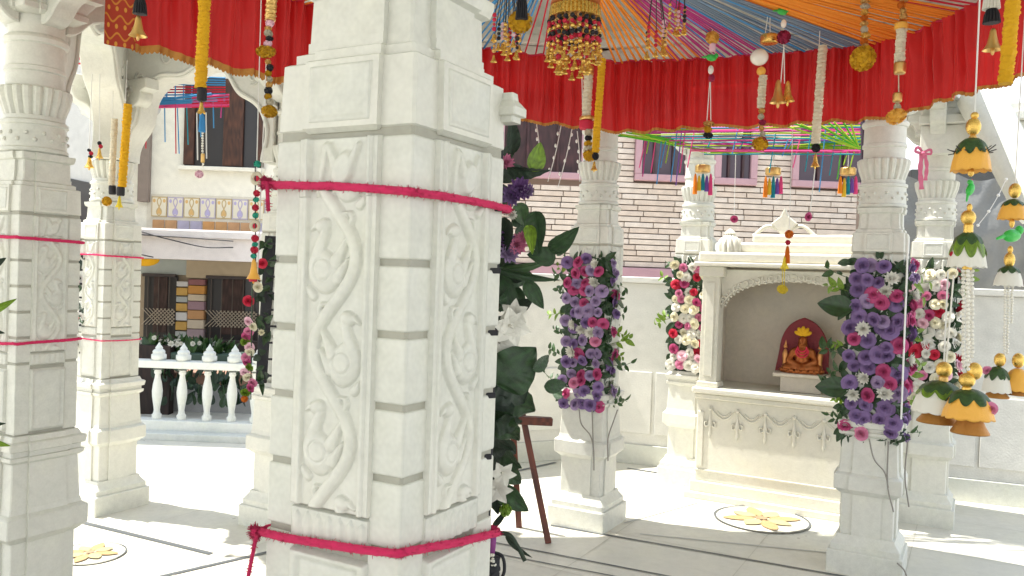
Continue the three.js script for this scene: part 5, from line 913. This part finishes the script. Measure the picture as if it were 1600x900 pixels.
// dark leafy strips on the second and third left pillars
function edgeStrip(px, y0, y1, D, w, label, cols) {
  const o = thing('floral_column', label, 'flower arrangement', at(px, (y0 + y1) / 2, D));
  part('net_strip', box(w * M(D), (y1 - y0) * M(D), 0.02, 0, 0, 0), MT.black, o, [0, 0, -0.03], [0, 0, -0.035]);
  for (let i = 0; i < 30; i++) { const y = rr(y0, y1), x = px + rr(-w / 2, w / 2) - (y - (y0 + y1) / 2) * 0.035; leafPx(o, x, y, x + rr(-14, 8), y + rr(-16, 18), rr(7, 13), D, D - rr(0, 0.08), rnd() < 0.6 ? MT.foliageDark : MT.foliage); }
  for (let i = 0; i < cols.length; i++) { const y = y0 + (i + 0.5 + rr(-0.3, 0.3)) * (y1 - y0) / cols.length, q = part('blossom', i % 2 ? fluff : roseGeo, cols[i], o, at(px + rr(-w, 0) * 0.45 - (y - (y0 + y1) / 2) * 0.035, y, D - 0.06).sub(o.position)); q.scale.setScalar(rr(0.02, 0.03)); }
  for (let i = 0; i < 9; i++) { const y = y0 + (i + 0.5) * (y1 - y0) / 9; part('clip', box(0.05, 0.012, 0.01, 0, 0, 0, 0.003), MT.black, o, at(px + w * 0.7, y, D - 0.03).sub(o.position)); }
}
edgeStrip(121, 368, 562, 5.0, 13, 'narrow leafy strip on the left side of the second pillar', [MT.foliageMid, MT.petal, MT.rosePink, MT.petal, MT.crimson, MT.foliageMid, MT.petal]);
edgeStrip(413, 368, 600, 4.66, 17, 'dark leafy strip beside the nearest pillar, right of balustrade', [MT.crimson, MT.ivory]);
{ // leaf tips at the left edge of the frame
  const o = thing('leaf_sprig', 'bright green leaf tips poking in at the left edge', 'leaves', at(-5, 560, 2.4));
  leafPx(o, -22, 492, 20, 470, 13, 2.4, 2.4, MT.lime); leafPx(o, -20, 420, 6, 405, 14, 2.4, 2.4, MT.foliageDark); leafPx(o, -20, 516, 4, 520, 9, 2.4, 2.4, MT.foliageDark); leafPx(o, -18, 690, 12, 696, 10, 2.4, 2.4, MT.lime); leafPx(o, -20, 664, 5, 662, 8, 2.4, 2.4, MT.foliageDark);
  part('stem', tube([at(-30, 380, 2.4), at(-16, 520, 2.4), at(-24, 720, 2.4)].map((p) => p.sub(o.position)), 0.004, 16, 5), MT.foliageDark, o);
}
// planter beyond the balustrade
{
  const D = 8.3, k = M(D), o = thing('planter', 'green planter box with white flowers behind the balustrade', 'planter', at(296, 556, D));
  part('trough', box(170 * k, 20 * k, 0.3, 0, -0.02, 0, 0.015), mat([0.03, 0.065, 0.045], { roughness: 0.6, map: wallMap }), o);
  for (let i = 0; i < 120; i++) { const x = rr(-80, 62) * k; const l = part('leaf', smallLeaf, rnd() < 0.6 ? MT.foliageMid : MT.foliage, o, [x, 0.04, rr(-0.1, 0.1)]); l.rotation.set(rr(-0.9, 0.7), rr(0, 6), rr(-0.8, 0.8)); l.scale.setScalar(rr(0.1, 0.2)); }
  for (let i = 0; i < 26; i++) { const x = rr(-80, 40) * k; const q = part('blossom', fluff, i % 6 === 0 ? MT.lime : MT.petal, o, [x, rr(0.1, 0.18), rr(-0.02, 0.14)]); q.scale.setScalar(rr(0.022, 0.042)); }
  const s = thing('potted_shrub', 'dark shrub in pots seen through the balusters', 'shrub', at(330, 602, 8.0)); for (let i = 0; i < 90; i++) { const l = part('leaf', smallLeaf, rnd() < 0.6 ? MT.foliageDark : MT.foliage, s, [rr(-0.55, 0.4), rr(-0.22, 0.14), rr(-0.1, 0.1)]); l.rotation.set(rr(-0.9, 0.7), rr(0, 6), rr(-0.8, 0.8)); l.scale.setScalar(rr(0.09, 0.17)); }
}
// ---------------------------------------------------------------- pink cords round the pillars
function cordLoop(pos, hs, r, label, opt = {}) {
  const o = thing('yarn_tie', label, 'cord', [pos.x, 0, pos.z], TURN, 'pink woollen cords tied round pillars'); const q = R0 + 0.014 + r * 0.3, e = 0.062;
  const hAt = (i) => hs[i % 4];
  const C = [[-q, q], [q, q], [q, -q], [-q, -q]].map(([x, z], i) => V(x * 0.955, hAt(i), z * 0.955)), pts = [];
  for (let i = 0; i < 4; i++) { const a = C[i], b = C[(i + 1) % 4]; for (const t of [0.03, 0.24, 0.5, 0.76, 0.97]) { const p = a.clone().lerp(b, t); if (t > 0.2 && t < 0.8) { p.x += Math.sign(a.x + b.x) * 0.005 * (Math.abs(a.x + b.x) > 0.05); p.z += Math.sign(a.z + b.z) * 0.005 * (Math.abs(a.z + b.z) > 0.05); } p.y += rr(-0.0015, 0.0015); pts.push(p); } }
  const g = new THREE.TubeGeometry(new THREE.CatmullRomCurve3(pts, true, 'catmullrom', 0.1), 300, r, 8, true), p = g.attributes.position; for (let i = 0; i < p.count; i++) { const s = 1 + 0 * i; p.setY(i, p.getY(i) + 0.0014 * nz(p.getX(i) * 160, p.getY(i) * 160, p.getZ(i) * 160)); } g.computeVertexNormals();
  part('loop', g, MT.cord, o);
  if (opt.knot) { const cv = new THREE.CatmullRomCurve3(pts, true, 'catmullrom', 0.1), fz = []; for (let i = 0; i < 1100; i++) { const p0 = cv.getPoint(rr(-0.02, 0.62) % 1 < 0 ? rnd() : rr(0, 0.62)), d = V(rr(-1, 1), rr(-1, 1), rr(-1, 1)).normalize(); fz.push(bar(p0.clone().addScaledVector(d, r * 0.7), p0.clone().addScaledVector(d, r * rr(1.15, 1.75)).add(V(rr(-1, 1), rr(-1, 1), rr(-1, 1)).multiplyScalar(0.002)), 0.0007, 3, 0.0003)); } part('fuzz', merge(fz), MT.cord, o).userData.kind = 'stuff'; }
  if (opt.knot) { const k = C[0]; const sp = []; for (let i = 0; i < 220; i++) { const d = V(rr(-1, 1), rr(-1, 1), rr(-0.2, 1)).normalize(), s = rr(0.008, 0.016); sp.push(bar(V(0, 0, 0), d.multiplyScalar(s), 0.0011, 3, 0.0004)); } part('fuzzy_knot', merge([...sp, sphere(0.009)]), MT.cord, o, k);
    const tl = []; const n = Math.round(opt.knot / 0.0025); for (let i = 0; i < n * 3; i++) { const y = -rr(0, opt.knot), x = opt.lean * y, d = V(rr(-1, 1), rr(-0.6, 0.6), rr(-1, 1)).normalize().multiplyScalar(rr(0.004, 0.0085)); tl.push(bar(V(x, y, 0.004), V(x, y, 0.004).add(d), 0.001, 3, 0.0004)); } part('tail', merge([...tl, bar(V(0, 0, 0.004), V(-opt.knot * opt.lean, -opt.knot, 0.004), 0.003, 6)]), MT.cord, o, k.clone().add(V(opt.kx ?? 0.012, 0, 0.008))); }
  return o;
}
cordLoop(PF, [1.622, 1.606, 1.604, 1.61], 0.0058, 'upper pink cord with fuzzy knot on the nearest pillar', { knot: 0.042, lean: -0.1 });
cordLoop(PF, [1.098, 1.118, 1.078, 1.09], 0.0062, 'lower pink cord with long tail on the nearest pillar', { knot: 0.075, lean: 0.22 });
cordLoop(P1, [1.575, 1.572, 1.565, 1.57], 0.0062, 'upper pink cord on the left edge pillar');
cordLoop(P1, [1.16, 1.172, 1.178, 1.17], 0.0058, 'lower pink cord on the left edge pillar');
cordLoop(P2, [1.53, 1.525, 1.517, 1.52], 0.005, 'upper pink cord on the pillar left of the balustrade');
cordLoop(P2, [1.03, 1.022, 1.02, 1.02], 0.0035, 'lower thin pink cord on the pillar left of the balustrade');

// ---------------------------------------------------------------- wooden easel
{
  const f1 = floorAt(857, 849), f2 = floorAt(811, 824), o = thing('easel', 'reddish brown wooden easel standing behind the leafy arrangement', 'easel', f1);
  const leg = (a, b, n) => { const d = b.clone().sub(a), l = d.length(), g = box(0.036, l, 0.024, 0, l / 2, 0, 0.004); const q = part(n, g, MT.wood, o, a.clone().sub(o.position)); q.quaternion.setFromUnitVectors(V(0, 1, 0), d.normalize()); };
  const D1 = -f1.z, D2 = -f2.z; leg(f1, at(815, 640, D1 + 0.12), 'leg'); leg(f2, at(800, 640, D2 - 0.05), 'leg'); leg(floorAt(752, 850), at(800, 600, D1 + 0.12), 'leg');
  const c = at(830, 657, D1 + 0.06).sub(o.position); part('ledge', box(0.24, 0.045, 0.06, 0, 0, 0, 0.006), MT.wood, o, c, [0, 0.1, -0.035]); part('mast', box(0.04, 0.7, 0.025, 0, 0.3, 0, 0.004), MT.wood, o, at(800, 640, D1 + 0.14).sub(o.position));
}
renderer.render(scene, camera);
